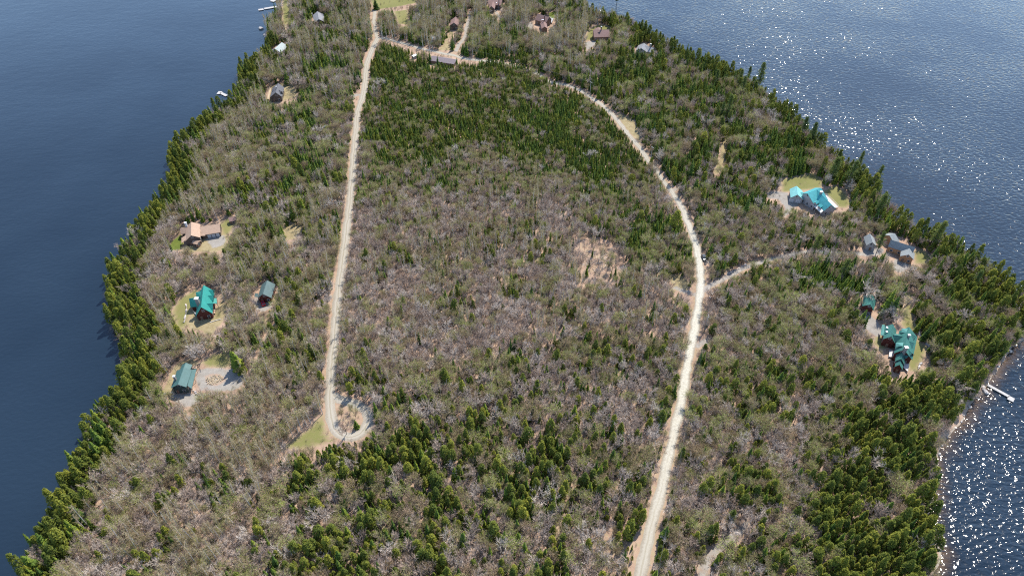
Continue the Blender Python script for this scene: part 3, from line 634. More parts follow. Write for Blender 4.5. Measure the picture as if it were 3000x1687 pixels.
# large green complex
h = House('lodge', 'rambling lodge of joined green metal roofs and red walls on the right shore lawn', 'house', (2640, 1020), M['redwall'], M['green'])
h.gable((2611.4, 985.4), (2616, 948.7), 7.2, (2588, 988.7), 4.4, (2623, 1000), 4.0, doors=1)
h.slab('lean_to_roof', [((2592, 951), 4.3), ((2584, 951), 3.4), ((2580, 981), 3.4), ((2590, 982), 4.3)], M['greenpale'])
h.skylight((2599, 958.8), 5.9); h.skylight((2598, 971), 5.9)
h.gable((2618, 981), (2657, 987), 6.6, 3.4, 4.4, (2623, 1001), 4.4)
h.gable((2648.7, 1023.6), (2663.6, 957.4), 8.4, (2621, 1026), 4.4, (2680, 1022), 4.4)
h.slab('dormer_roof', [((2624.5, 1003.5), 6.4), ((2647, 1003), 8.0), ((2645, 1013.5), 8.0), ((2624, 1014.5), 5.9)], M['greenpale'])
h.slab('dormer_roof', [((2641.5, 962), 6.6), ((2660, 962.5), 8.0), ((2659, 973), 8.0), ((2641, 974), 6.2)], M['greenpale'])
h.gable((2683, 985), (2660, 974), 7.0, 2.2, 5.4, 2.2, 5.4, wins=False, z0=4.0); h.gable((2679, 1006), (2655, 996), 7.2, 2.2, 5.4, 2.2, 5.4, wins=False, z0=4.0)
h.gable((2673, 1035), (2652, 1017), 6.8, 2.6, 4.6, 2.6, 4.6)
h.gable((2641, 1050.6), (2645.5, 1020), 6.4, (2623, 1052), 3.8, (2650, 1063), 3.6)
h.gable((2635.6, 1068), (2639.5, 1046), 5.4, (2622, 1069.5), 3.4, (2645, 1078), 3.2, doors=1)
h.chimney((2656, 1017), 9.6, 1.3); h.chimney((2664, 981), 9.2, .9)
h.deck([(2647, 1076), (2651, 1060), (2664, 1059), (2660, 1088)], 1.0, M['deckpale']); h.deck([(2604, 1044), (2606, 1025), (2619, 1026), (2617, 1046)], .8, M['deckpale'], False)
finish(h)

# ------------------------------------------------------------------ docks
def dock(label, sections, z=.55):
    root = None
    for q0, q1, wd in sections:
        a, b = np.array(at(*q0, z)), np.array(at(*q1, z))
        if root is None: o0 = a; root = empty('dock', (a[0], a[1], 0)); tag(root, label, 'dock', 'docks along the shores')
        v = b - a; L = np.linalg.norm(v); rz = math.atan2(v[1], v[0]); m = (a + b) / 2 - o0
        k = max(1, int(round(L / 3)))
        for i in range(k):
            c = a - o0 + v * (i + .5) / k
            s_ = box('deck_section', M['dock'], root, (c[0], c[1], z - .07), (L / k - .03, wd, .14), rz)
            nn = np.array([-v[1], v[0]]) / L
            for sg in (-1, 1):
                q = c + nn * sg * (wd / 2 - .08); box('dock_post', M['pole'], s_, (q[0], q[1], z - .75), (.14, .14, 1.2), rz)
            for sg in (-1, 1):
                q = c + nn * sg * (wd / 2 + .04); box('edge_board', M['dock'], s_, (q[0], q[1], z - .1), (L / k - .03, .07, .22), rz)
dock('long narrow pale dock with a wider end on the right shore', [((2893.8, 1126.4), (2957, 1161), 1.25), ((2953, 1163), (2971, 1172), 2.3)])
dock('small L-shaped white dock on the upper left shore', [((664, 281), (646, 272), 2.0), ((646, 268), (640, 276), 2.6)])
dock('long white dock with an end float near the top left edge', [((817, 19), (774, 26), 3.0), ((772, 27.5), (757, 29.5), 3.0)])
dock('short white dock cut by the top edge', [((811, -4), (796, 5), 4.0)])

# ------------------------------------------------------------------ rocks
def rock_mesh(seed, mat):
    bm = bmesh.new(); bmesh.ops.create_icosphere(bm, subdivisions=2, radius=1); rr = random.Random(seed)
    dirs = [mathutils.Vector((rr.gauss(0, 1), rr.gauss(0, 1), rr.gauss(0, 1))).normalized() for _ in range(9)]; lim = [rr.uniform(.55, .9) for _ in dirs]
    for v in bm.verts:
        for d_, l_ in zip(dirs, lim):
            k = v.co.dot(d_)
            if k > l_: v.co -= d_ * (k - l_)
        v.co *= 1 + rr.uniform(-.04, .04); v.co.z *= .7
    me = bpy.data.meshes.new('rock'); bm.to_mesh(me); bm.free(); me.materials.append(mat); return me
ROCKS = [rock_mesh(i, M['rock' if i % 3 else 'rockpink']) for i in range(6)]
def rock(name, x, y, z, s, parent=None):
    o = obj(name, ROCKS[random.randrange(6)], parent, (x, y, z)); o.scale = (s * random.uniform(.8, 1.3), s * random.uniform(.7, 1.1), s * random.uniform(.7, 1)); o.rotation_euler[2] = random.uniform(0, 6.3); return o
for (px, py, s, lab) in ((764, 84, 2.3, 'big pale boulder in the water off the top left shore'), (776, 103, 1.7, 'pale boulder at the water edge below the big boulder'), (779, 108.5, 1.6, 'flat pale boulder nearest the sandy beach'),
        (662, 1074, 1.3, 'grey boulder on the grass above the oval gravel loop'), (802, 47, 1.2, 'grey boulder on the rocky bank below the long dock'), (806, 55, 1.0, 'smaller grey boulder on the rocky bank below the long dock'), (787, 122, 1.0, 'pinkish boulder on the sandy beach'),
        (2886, 1146, 1.5, 'large grey ledge rock beside the right dock'), (2878, 1132, 1.2, 'grey rock under the trees at the right dock'), (2085, 866, .8, 'white stone beside the drive junction'), (2079, 877, .7, 'lower white stone beside the drive junction')):
    x, y = at(px, py, .5); tag(rock('boulder', x, y, .4 if px < 800 or px > 2800 else LZ + .2, s), lab, 'boulder')
def stone_wall(label, pts, size=.55, gap=1.0):
    W = catmull([at(*q) for q in pts], .9); root = empty('stone_wall', (*W[0], LZ)); tag(root, label, 'stone wall')
    for q in W[::1]: rock('stone', q[0] - W[0][0] + random.uniform(-.15, .15), q[1] - W[0][1] + random.uniform(-.15, .15), random.uniform(.05, .25), size * random.uniform(.7, 1.3), root)
stone_wall('curved boulder wall below the dark green cottage gravel loop', [(565.6, 1144), (577, 1153), (587, 1157), (612, 1156), (637, 1153)])
stone_wall('short boulder wall in front of the dark green cottage', [(470, 1157), (486, 1154), (502, 1151)])
stone_wall('low rock border across the teal house lawn', [(545, 892), (546, 905), (545, 920), (540, 945)], .5)
stone_wall('boulder edging on the upper side of the curving drive', [(2132, 802), (2150, 794), (2165, 787), (2184, 776)], .6)
stone_wall('boulder edging on the lower side of the curving drive', [(2145, 822), (2160, 815), (2180, 806)], .6)
stone_wall('dark rock bed beside the lodge east wing', [(2684, 968), (2698, 985), (2712, 1002), (2722, 1015)], .8)
stone_wall('curved stone edging on the lodge east lawn', [(2700, 1063), (2694, 1070), (2691, 1080)], .5)
# shore rocks on the right point
sh = [(2738, 1660), (2755, 1612), (2735, 1590), (2728, 1524), (2736, 1435), (2745, 1345), (2770, 1290), (2797, 1243), (2835, 1205), (2868, 1168), (2900, 1110), (2918, 1085), (2955, 1042), (2995, 995)]
W = catmull([at(*q, 0) for q in sh], 2.6)
for q in W[::2]:
    x, y = q + np.array([random.uniform(-2.2, 1.6), random.uniform(-1, 1)]); tag(rock('shore_rock', x, y, random.uniform(0, .25), random.uniform(.35, .95)), 'grey rock on the stony beach of the right shore', 'rock', 'rocks along the right beach')
W = catmull([at(*q, 0) for q in ((805, 62), (812, 46), (820, 30))], 1.6)
for q in W: tag(rock('shore_rock', q[0] - random.uniform(0, 3), q[1] + random.uniform(-1, 1), random.uniform(0, .3), random.uniform(.5, 1.2)), 'grey rock on the bank between the long dock and the big boulder', 'rock', 'rocks on the top left bank')

# ------------------------------------------------------------------ cars
def car(label, px, py, heading, paint):
    x, y = at(px, py); root = empty('car', (x, y, LZ + .06), heading); tag(root, label, 'car')
    def prism(name, prof, wd, mat, parent, inset=.0, top=None):
        V = []
        for k, sg in enumerate((-1, 1)):
            for u, z in prof:
                wz = wd / 2 - (inset * max(0, (z - .95)) if inset else 0); V.append((u, sg * wz, z))
        n_ = len(prof); Fc = [tuple(range(n_)), tuple(range(n_, 2 * n_))[::-1]] + [(i, n_ + i, n_ + (i + 1) % n_, (i + 1) % n_) for i in range(n_)]
        o = obj(name, mesh(name, V, Fc, mat), parent); bm = bmesh.new(); bm.from_mesh(o.data); bmesh.ops.recalc_face_normals(bm, faces=bm.faces)
        bmesh.ops.bevel(bm, geom=[e for e in bm.edges], offset=.05, segments=1, affect='EDGES'); bm.to_mesh(o.data); bm.free(); return o
    prism('body', [(-2.3, .35), (2.25, .35), (2.3, .75), (1.35, 1.0), (-2.2, 1.02), (-2.32, .7)], 1.85, paint, root)
    prism('cabin', [(-2.1, .98), (.95, .98), (.25, 1.56), (-1.75, 1.58)], 1.72, paint, root, .28)
    for sg in (-1, 1): 
        V = [(-1.9, sg * .875, 1.05), (.75, sg * .875, 1.05), (.18, sg * .735, 1.5), (-1.65, sg * .735, 1.5)]; obj('side_window', mesh('side_window', V, [(0, 1, 2, 3)], M['glass']), root)
    for nm, V in (('windscreen', [(1.0, -.74, 1.03), (1.0, .74, 1.03), (.33, .62, 1.55), (.33, -.62, 1.55)]), ('rear_window', [(-2.16, -.72, 1.08), (-2.16, .72, 1.08), (-1.84, .62, 1.52), (-1.84, -.62, 1.52)])):
        obj(nm, mesh(nm, V, [(0, 1, 2, 3)], M['glass']), root)
    for u in (-1.4, 1.4):
        for sg in (-1, 1):
            V, Fc = tube_data([(u, sg * .72, .34), (u, sg * .95, .34)], [.34, .34], 14); wo = obj('wheel', mesh('wheel', V, Fc, M['rubber']), root)
            V, Fc = tube_data([(u, sg * .94, .34), (u, sg * .965, .34)], [.2, .2], 10); obj('rim', mesh('rim', V, Fc, M['metal']), wo)
    for sg in (-1, 1): box('headlight', M['lamp'], root, (2.27, sg * .65, .72), (.08, .36, .14)); box('tail_light', M['taillamp'], root, (-2.3, sg * .68, .85), (.08, .3, .18))
    box('roof_glass', M['glass'], root, (-.7, 0, 1.6), (1.1, 1.0, .03))
car('dark car driving on the bright gravel road above the junction', 2062, 758, R(-84), M['carblack'])
car('red car parked in front of the grey-green roofed cabin', 771, 889, R(118), M['carred'])
car('small red car glimpsed between trees at the top left', 995, 57, R(200), M['carred'])

# ------------------------------------------------------------------ utility poles and lines
PT = []
def pole(label, base, ht=10.0, rz=0.0, trans=False):
    x, y = at(*base); root = empty('utility_pole', (x, y, LZ), rz); tag(root, label, 'utility pole', 'utility poles along the road')
    V, Fc = tube_data([(0, 0, -.5), (0, 0, ht)], [.17, .11], 8); obj('pole_shaft', mesh('pole_shaft', V, Fc, M['pole']), root)
    box('crossarm', M['pole'], root, (0, .14, ht - .6), (2.2, .12, .14))
    for u in (-.95, 0, .95):
        V, Fc = tube_data([(u, .14, ht - .53), (u, .14, ht - .3)], [.06, .05], 6); obj('insulator', mesh('insulator', V, Fc, M['white']), root)
    if trans:
        V, Fc = tube_data([(.35, -.1, ht - 2.3), (.35, -.1, ht - 1.3)], [.28, .28], 10); obj('transformer', mesh('transformer', V, Fc, M['metal']), root)
    PT.append((x, y, LZ + ht - .3, rz))
pole('utility pole with a transformer beside the top gravel road', (1268, 143), 10, 0, True)
pole('utility pole where the winding road bends near the lane', (1728, 279), 10, R(-50))
pole('utility pole halfway down the winding road', (1905, 472), 10, R(-55))
pole('utility pole beside the bright road above the dark car', (2055, 696), 10, R(-75))
pole('utility pole on the right verge below the road junction', (2063, 968), 10, R(-95))
pole('utility pole on the right verge beyond the bottom edge', (1905, 1760), 10, R(-105))
for i in range(len(PT) - 1):
    a, b = PT[i], PT[i + 1]; root = empty('power_line', (a[0], a[1], LZ))
    tag(root, ('power line from the transformer pole along the top road', 'power line above the shaded right verge of the winding road', 'power line between the winding road pole and the pole above the car', 'power line over the dark car', 'power line above the right verge of the bright lower road')[i], 'power line', 'power lines along the road')
    for u in (-.95, .95):
        pts = []
        for t in np.linspace(0, 1, 13):
            r_ = a[3] * (1 - t) + b[3] * t; ox, oy = u * math.cos(r_) - .14 * math.sin(r_), u * math.sin(r_) + .14 * math.cos(r_)
            pts.append(((b[0] - a[0]) * t + ox, (b[1] - a[1]) * t + oy, (a[2] * (1 - t) + b[2] * t) - LZ - 4 * 1.3 * t * (1 - t)))
        V, Fc = tube_data(pts, [.018] * 13, 4); obj('wire', mesh('wire', V, Fc, M['wire']), root)

# ------------------------------------------------------------------ fallen logs, brush pile, firewood, small boat
def log(px, py, L, ang, label, r=.16, mat='birchbark'):
    x, y = at(px, py); V, Fc = tube_data([(-L / 2, 0, r), (0, .1, r + .05), (L / 2, 0, r)], [r, r * .85, r * .5], 7)
    o = obj('fallen_log', mesh('fallen_log', V, Fc, M[mat]), None, (x, y, LZ), R(ang)); tag(o, label, 'log')
    for t, sg in ((.2, 1), (.35, -1)):
        V, Fc = tube_data([(L * t, 0, r), (L * t + .5, sg * .6, r + .4)], [.05, .02], 5); obj('branch_stub', mesh('branch_stub', V, Fc, M[mat]), o)
for a in ((559, 1386, 9, 12, 'pale fallen birch trunk lying in the bottom left wood'), (571, 1526, 5, 100, 'short pale fallen trunk low in the bottom left wood'), (785, 1662, 6, 95, 'white fallen trunk near the bottom edge left of centre'), (1707, 1584, 6, 105, 'pale trunk lying at the edge of the bottom clearing'),
          (1460, 955, 7, -60, 'leaning fallen trunk in the central open wood'), (1530, 855, 8, -20, 'pale fallen trunk right of the central open wood'), (632, 940, 5, 25, 'peeled log on the teal house lawn'), (806, 952, 3, 30, 'pale log at the end of the dirt track')): log(a[0], a[1], a[2], a[3], a[4], .2)
x0, y0 = at(1742, 762); root = empty('brush_pile', (x0, y0, LZ)); tag(root, 'grey heap of cut branches in the small clearing left of the road', 'brush pile')
BR = []
for k in range(4):
    V, Fc = tube_data([(-1.6, 0, 0), (0, .12 * (k - 1.5), .08), (1.6, 0, 0)], [.10, .08, .03], 5); BR.append(mesh('branch', V, Fc, M['twig']))
for i in range(150):
    r_ = random.random() ** .5; t = random.uniform(0, 6.3); o = obj('branch', BR[i % 4], root, (r_ * math.cos(t) * 7.5, r_ * math.sin(t) * 8, .1 + (1 - r_) * random.random() * 1.2), random.uniform(0, 6.3)); o.rotation_euler[1] = random.uniform(-.25, .25); k_ = random.uniform(.6, 1.3); o.scale = (k_, k_, k_)
x0, y0 = at(630, 1113); root = empty('firewood_heap', (x0, y0, LZ)); tag(root, 'scattered split firewood inside the oval gravel loop', 'firewood')
V, Fc = tube_data([(-.4, 0, 0), (.4, 0, 0)], [.12, .11], 6); LG = mesh('firewood_log', V, Fc, M['sandcut'])
for i in range(110):
    r_ = random.random() ** .6; t = random.uniform(0, 6.3); o = obj('firewood_log', LG, root, (r_ * math.cos(t) * 3.6 - .3, r_ * math.sin(t) * 2.6, .12 + random.random() * .2), random.uniform(0, 6.3))
x0, y0 = at(1804, 60, .3); root = empty('rowing_boat', (x0, y0, .1), R(-25)); tag(root, 'white rowing boat moored off the far right shore', 'boat')
sec = [(-2.2, .5, .45), (-1, .8, .4), (.6, .8, .42), (1.7, .5, .5), (2.4, .04, .62)]; V = []
for u, hw_, z in sec: V += [(u, -hw_, z), (u, -hw_ * .6, 0), (u, hw_ * .6, 0), (u, hw_, z)]
Fc = [(i * 4 + k, i * 4 + k + 1, i * 4 + k + 5, i * 4 + k + 4) for i in range(4) for k in range(3)] + [(0, 3, 2, 1)]
obj('hull', mesh('hull', V, Fc, M['white']), root)
for u in (-1.1, .5): box('seat', M['dock'], root, (u, 0, .34), (.3, 1.35, .05))

# ------------------------------------------------------------------ trees: a few shapes of each kind
class TB:
    def __init__(s): s.V, s.F, s.I = [], [], []
    def add(s, V, Fc, mi=0):
        o = len(s.V); s.V += [tuple(v) for v in V]; s.F += [tuple(i + o for i in f) for f in Fc]; s.I += [mi] * len(Fc)
def rvec(rr): 
    v = np.array([rr.gauss(0, 1), rr.gauss(0, 1), rr.gauss(0, 1)]); return v / (np.linalg.norm(v) + 1e-9)
def kite(tb, c, nrm, size, rr, mi=0):
    a = np.cross(nrm, rvec(rr)); a /= np.linalg.norm(a) + 1e-9; b = np.cross(nrm, a)
    c = np.array(c); k = rr.uniform(.55, 1)
    tb.add([c - a * size, c - b * size * .5 * k, c + a * size, c + b * size * .5 * k + nrm * size * .15], [(0, 1, 2, 3)], mi)
def sliver(tb, p, q, wd, rr, mi=0):
    p, q = np.array(p, float), np.array(q, float); d = q - p; a = np.cross(d, rvec(rr)); a /= np.linalg.norm(a) + 1e-9
    tb.add([p - a * wd / 2, p + a * wd / 2, q], [(0, 1, 2)], mi)
def spruce(seed):
    rr = random.Random(seed); tr, cr = TB(), TB(); H = 10.0
    tr.add(*tube_data([(0, 0, -.3), (0, 0, 5), (0, 0, 9.7)], [.15, .09, .02], 6))
    z = .7; k = 0; wide = rr.uniform(.85, 1.35)
    while z < 9.6:
        f = z / H; Rr = wide * (1.45 * (1 - f) ** .85 + .08); nb = 9 if f < .6 else 7; a0 = rr.uniform(0, 6.3)
        for i in range(nb):
            t = a0 + 6.283 * i / nb + rr.uniform(-.25, .25); L = Rr * rr.uniform(.5, 1.35); dr = rr.uniform(.2, .5) * L
            u = np.array([math.cos(t), math.sin(t), 0]); v = np.array([-u[1], u[0], 0]); w_ = .22 * L + .13
            b = np.array([0, 0, z + .18]); c = b + u * L * .55 - np.array([0, 0, dr * .3 - .08]); tip = b + u * L - np.array([0, 0, dr]) 
            l_ = b + u * L * .6 + v * w_ - np.array([0, 0, dr * .7]); r_ = b + u * L * .6 - v * w_ - np.array([0, 0, dr * .7])
            cr.add([b, l_, c, r_, tip], [(0, 1, 2), (0, 2, 3), (1, 4, 2), (2, 4, 3)])
        z += .40 + .12 * (1 - f) + rr.uniform(-.05, .08); k += 1
    for i in range(5):
        t = 6.283 * i / 5; cr.add([(0, 0, 10.25), (.16 * math.cos(t), .16 * math.sin(t), 9.3), (.16 * math.cos(t + 1.2), .16 * math.sin(t + 1.2), 9.35)], [(0, 1, 2)])
    return tr, cr
def cedar(seed):
    rr = random.Random(seed); tr, cr = TB(), TB(); H = 12.0
    tr.add(*tube_data([(0, 0, -.3), (rr.uniform(-.2, .2), 0, 6), (0, 0, 11)], [.2, .13, .03], 6))
    pointy = rr.uniform(.32, .85); lob = [rr.uniform(.82, 1.18) for _ in range(6)]; ph = rr.uniform(0, 6)
    zb = rr.uniform(.8, 2.6)
    for i in range(160):
        f = rr.random() ** .8; z = zb + f * (11.8 - zb); t = rr.uniform(0, 6.283)
        Rm = 2.35 * (1 - f) ** pointy * (.45 + .55 * min(1, f * 4)) * lob[int((t + ph) / 6.283 * 6) % 6] + .15
        q = Rm * (.5 + .5 * rr.random() ** .5); c = np.array([q * math.cos(t), q * math.sin(t), z + rr.uniform(-.2, .2)])
        up = np.array([math.cos(t) * .7, math.sin(t) * .7, .75])
        for j in range(6):
            nrm = up + rvec(rr) * .75; nrm /= np.linalg.norm(nrm); kite(cr, c + rvec(rr) * .36 - np.array([0, 0, .1]), nrm, rr.uniform(.28, .5), rr)
    return tr, cr
def pine(seed):
    rr = random.Random(seed); tr, cr = TB(), TB(); H = 19.0
    tr.add(*tube_data([(0, 0, -.3), (.15, 0, 8), (-.1, .1, 18.5)], [.32, .22, .04], 7))
    z = 6.0
    while z < 18.8:
        f = (z - 6) / 13; Rr = 3.6 * (1 - f) ** .65 * (.7 + .3 * min(1, f * 3)) + .3; a0 = rr.uniform(0, 6)
        for i in range(5):
            t = a0 + 6.283 * i / 5 + rr.uniform(-.4, .4); L = Rr * rr.uniform(.55, 1.15); e = np.array([math.cos(t) * L, math.sin(t) * L, z + L * rr.uniform(.05, .3)])
            tr.add(*tube_data([(0, 0, z), tuple(e)], [.06, .02], 4))
            for k in range(6):
                c = np.array([0, 0, z]) * (1 - (k + 1) / 6) + e * (k + 1) / 6 + rvec(rr) * .35
                for j in range(7):
                    nrm = np.array([0, 0, .8]) + rvec(rr) * .8; nrm /= np.linalg.norm(nrm); kite(cr, c + rvec(rr) * .45, nrm, rr.uniform(.25, .5), rr)
        z += rr.uniform(1.0, 1.5)
    return tr, cr
def grow(tr, cr, rr, p, d, L, rad, lev, cfg):
    nxt = p + d * L; mid = p + d * L * .5 + rvec(rr) * L * .05
    if rad > .028: tr.add(*tube_data([p, mid, nxt], [rad, rad * .75, rad * .5], 4 if lev else 6))
    else: sliver(cr, p, nxt, rad * 3.8, rr)
    if lev >= cfg['lev']:
        return [nxt]
    ends = []
    for i in range(cfg['n'][lev]):
        s_ = rr.uniform(*cfg['from'][lev]); q = p + d * L * s_; ang = R(rr.uniform(*cfg['ang'][lev])); a = np.cross(d, rvec(rr)); a /= np.linalg.norm(a) + 1e-9
        nd = d * math.cos(ang) + a * math.sin(ang); nd = nd + np.array([0, 0, cfg['up']]); nd /= np.linalg.norm(nd)
        ends += grow(tr, cr, rr, q, nd, cfg['len'][lev] * rr.uniform(.7, 1.25), cfg['rad'][lev], lev + 1, cfg)
    return ends
def bare(seed, spread=1.0, bud=0):
    rr = random.Random(seed); tr, cr = TB(), TB()
    cfg = dict(lev=4, n=[8, 4, 4, 4], ang=[(18 * spread, 58 * spread), (15, 45), (15, 50), (15, 55)], len=[3.4, 2.3, 1.6, 1.0], rad=[.085, .045, .026, .020], up=.22, **{'from': [(.55, 1.0), (.45, 1.0), (.35, 1.0), (.3, 1.0)]})
    ends = grow(tr, cr, rr, np.array([0, 0, -.3]), np.array([rr.uniform(-.06, .06), rr.uniform(-.06, .06), 1.0]), 3.7, .15, 0, cfg)
    for e in ends:
        for _ in range(bud):
            kite(cr, e + rvec(rr) * .35, rvec(rr), rr.uniform(.11, .22), rr, 1)
    return tr, cr
def birch(seed):
    rr = random.Random(seed); tr, cr = TB(), TB(); bx, by = rr.uniform(-.7, .7), rr.uniform(-.7, .7)
    path = lambda z: np.array([bx * (z / 13) ** 2, by * (z / 13) ** 2, z]); zs = [-.3, 3, 6, 9, 11.5, 13]
    tr.add(*tube_data([path(z) for z in zs], [.16, .135, .11, .075, .045, .02], 6))
    for i in range(30):
        z = rr.uniform(4.8, 12.6); p = path(z); t = rr.uniform(0, 6.283); an = R(rr.uniform(25, 55)); d = np.array([math.cos(t) * math.sin(an), math.sin(t) * math.sin(an), math.cos(an)])
        L = rr.uniform(1.0, 2.3) * (1.15 - .6 * (z - 5) / 8); e = p + d * L; sliver(cr, p, e, .08, rr)
        for j in range(7):
            s_ = rr.uniform(.25, 1); q = p + d * L * s_; dd = d + rvec(rr) * .6; dd /= np.linalg.norm(dd); e2 = q + dd * rr.uniform(.5, 1.0); sliver(cr, q, e2, .06, rr)
            for _ in range(2): kite(cr, q + (e2 - q) * rr.random() + rvec(rr) * .2, rvec(rr), rr.uniform(.09, .17), rr, 1)
    return tr, cr
def brush(seed):
    rr = random.Random(seed); tr, cr = TB(), TB()
    for i in range(16):
        t = rr.uniform(0, 6.3); r_ = rr.uniform(0, 1.1); p = np.array([r_ * math.cos(t), r_ * math.sin(t), 0]); e = p + np.array([rr.gauss(0, .45), rr.gauss(0, .45), rr.uniform(1.0, 2.6)])
        sliver(cr, p, e, .06, rr)
        for j in range(6):
            q = p + (e - p) * rr.uniform(.3, 1); sliver(cr, q, q + np.array([rr.gauss(0, .35), rr.gauss(0, .35), rr.uniform(.2, .7)]), .04, rr)
    return tr, cr
KINDS = {  # builder list, trunk material, crown materials
 'spruce_tree': ([spruce(s) for s in range(9)], 'barkd', ['spruce'], 10.0),
 'cedar_tree': ([cedar(s) for s in range(20, 30)], 'barkd', ['cedar'], 12.0),
 'pine_tree': ([pine(s) for s in range(40, 43)], 'bark', ['pine'], 19.0),
 'maple_tree': ([bare(s, 1.0) for s in range(60, 67)], 'bark', ['twig'], 10.0),
 'budding_tree': ([bare(s, .8, 2) for s in range(80, 86)], 'bark', ['twig2', 'bud'], 10.0),
 'birch_tree': ([birch(s) for s in range(100, 105)], 'birchbark', ['twig2', 'budpale'], 13.0),
 'yellow_tree': ([bare(s, .8, 3) for s in (120, 121)], 'bark', ['twig2', 'yellow'], 10.0),
}
PROTO, HOLD = {}, {}
for kname, (shapes, tm, cms, hh) in KINDS.items():
    coll = bpy.data.collections.new(kname + '_shapes'); HOLD[kname] = coll; PROTO[kname] = []
    for i, (tr, cr) in enumerate(shapes):
        tme = mesh('trunk', tr.V, tr.F, M[tm]); cme = mesh('crown', cr.V, cr.F, [M[c] for c in cms], cr.I); PROTO[kname].append((tme, cme))
        allv = cr.V + tr.V; o_ = len(cr.V); allf = cr.F + [tuple(a + o_ for a in f) for f in tr.F]; me = mesh(kname, allv, allf, [M[c] for c in cms] + [M[tm]], cr.I + [len(cms)] * len(tr.F))
        coll.objects.link(bpy.data.objects.new('%s_shape_%d' % (kname, i), me))
coll = bpy.data.collections.new('brush_shapes'); HOLD['undergrowth'] = coll
for i in range(5):
    cr = brush(140 + i)[1]; coll.objects.link(bpy.data.objects.new('brush_shape_%d' % i, mesh('brush', cr.V, cr.F, M['litter_brush'])))

def scatter(name, kname, pts, label, cat):
    """the many trees of a kind that are too far or too many to stand as objects of their own"""
    me = bpy.data.meshes.new(name); me.vertices.add(len(pts)); me.vertices.foreach_set('co', np.array([p[0] for p in pts], np.float32).ravel())
    a = me.attributes.new('scl', 'FLOAT_VECTOR', 'POINT'); a.data.foreach_set('vector', np.array([p[1] for p in pts], np.float32).ravel())
    a = me.attributes.new('rot', 'FLOAT_VECTOR', 'POINT'); a.data.foreach_set('vector', np.array([p[2] for p in pts], np.float32).ravel())
    a = me.attributes.new('idx', 'INT', 'POINT'); a.data.foreach_set('value', np.array([p[3] for p in pts], np.int32))
    me.update(); o = obj(name, me); tag(o, label, cat, kind='stuff')
    g = bpy.data.node_groups.new(name + '_nodes', 'GeometryNodeTree')
    g.interface.new_socket('Geometry', in_out='INPUT', socket_type='NodeSocketGeometry'); g.interface.new_socket('Geometry', in_out='OUTPUT', socket_type='NodeSocketGeometry')
    N = g.nodes.new; gi, go, ip, ci = N('NodeGroupInput'), N('NodeGroupOutput'), N('GeometryNodeInstanceOnPoints'), N('GeometryNodeCollectionInfo')
    ci.inputs['Collection'].default_value = HOLD[kname]; ci.inputs['Separate Children'].default_value = True; ci.inputs['Reset Children'].default_value = True
    ip.inputs['Pick Instance'].default_value = True
    def na(nm, ty): x = N('GeometryNodeInputNamedAttribute'); x.data_type = ty; x.inputs[0].default_value = nm; return x.outputs[0]
    L = g.links.new; L(gi.outputs[0], ip.inputs['Points']); L(ci.outputs[0], ip.inputs['Instance']); L(na('idx', 'INT'), ip.inputs['Instance Index']); L(na('scl', 'FLOAT_VECTOR'), ip.inputs['Scale'])
    e2r = N('FunctionNodeEulerToRotation'); L(na('rot', 'FLOAT_VECTOR'), e2r.inputs[0]); L(e2r.outputs[0], ip.inputs['Rotation']); L(ip.outputs[0], go.inputs[0])
    md = o.modifiers.new('scatter', 'NODES'); md.node_group = g; return o

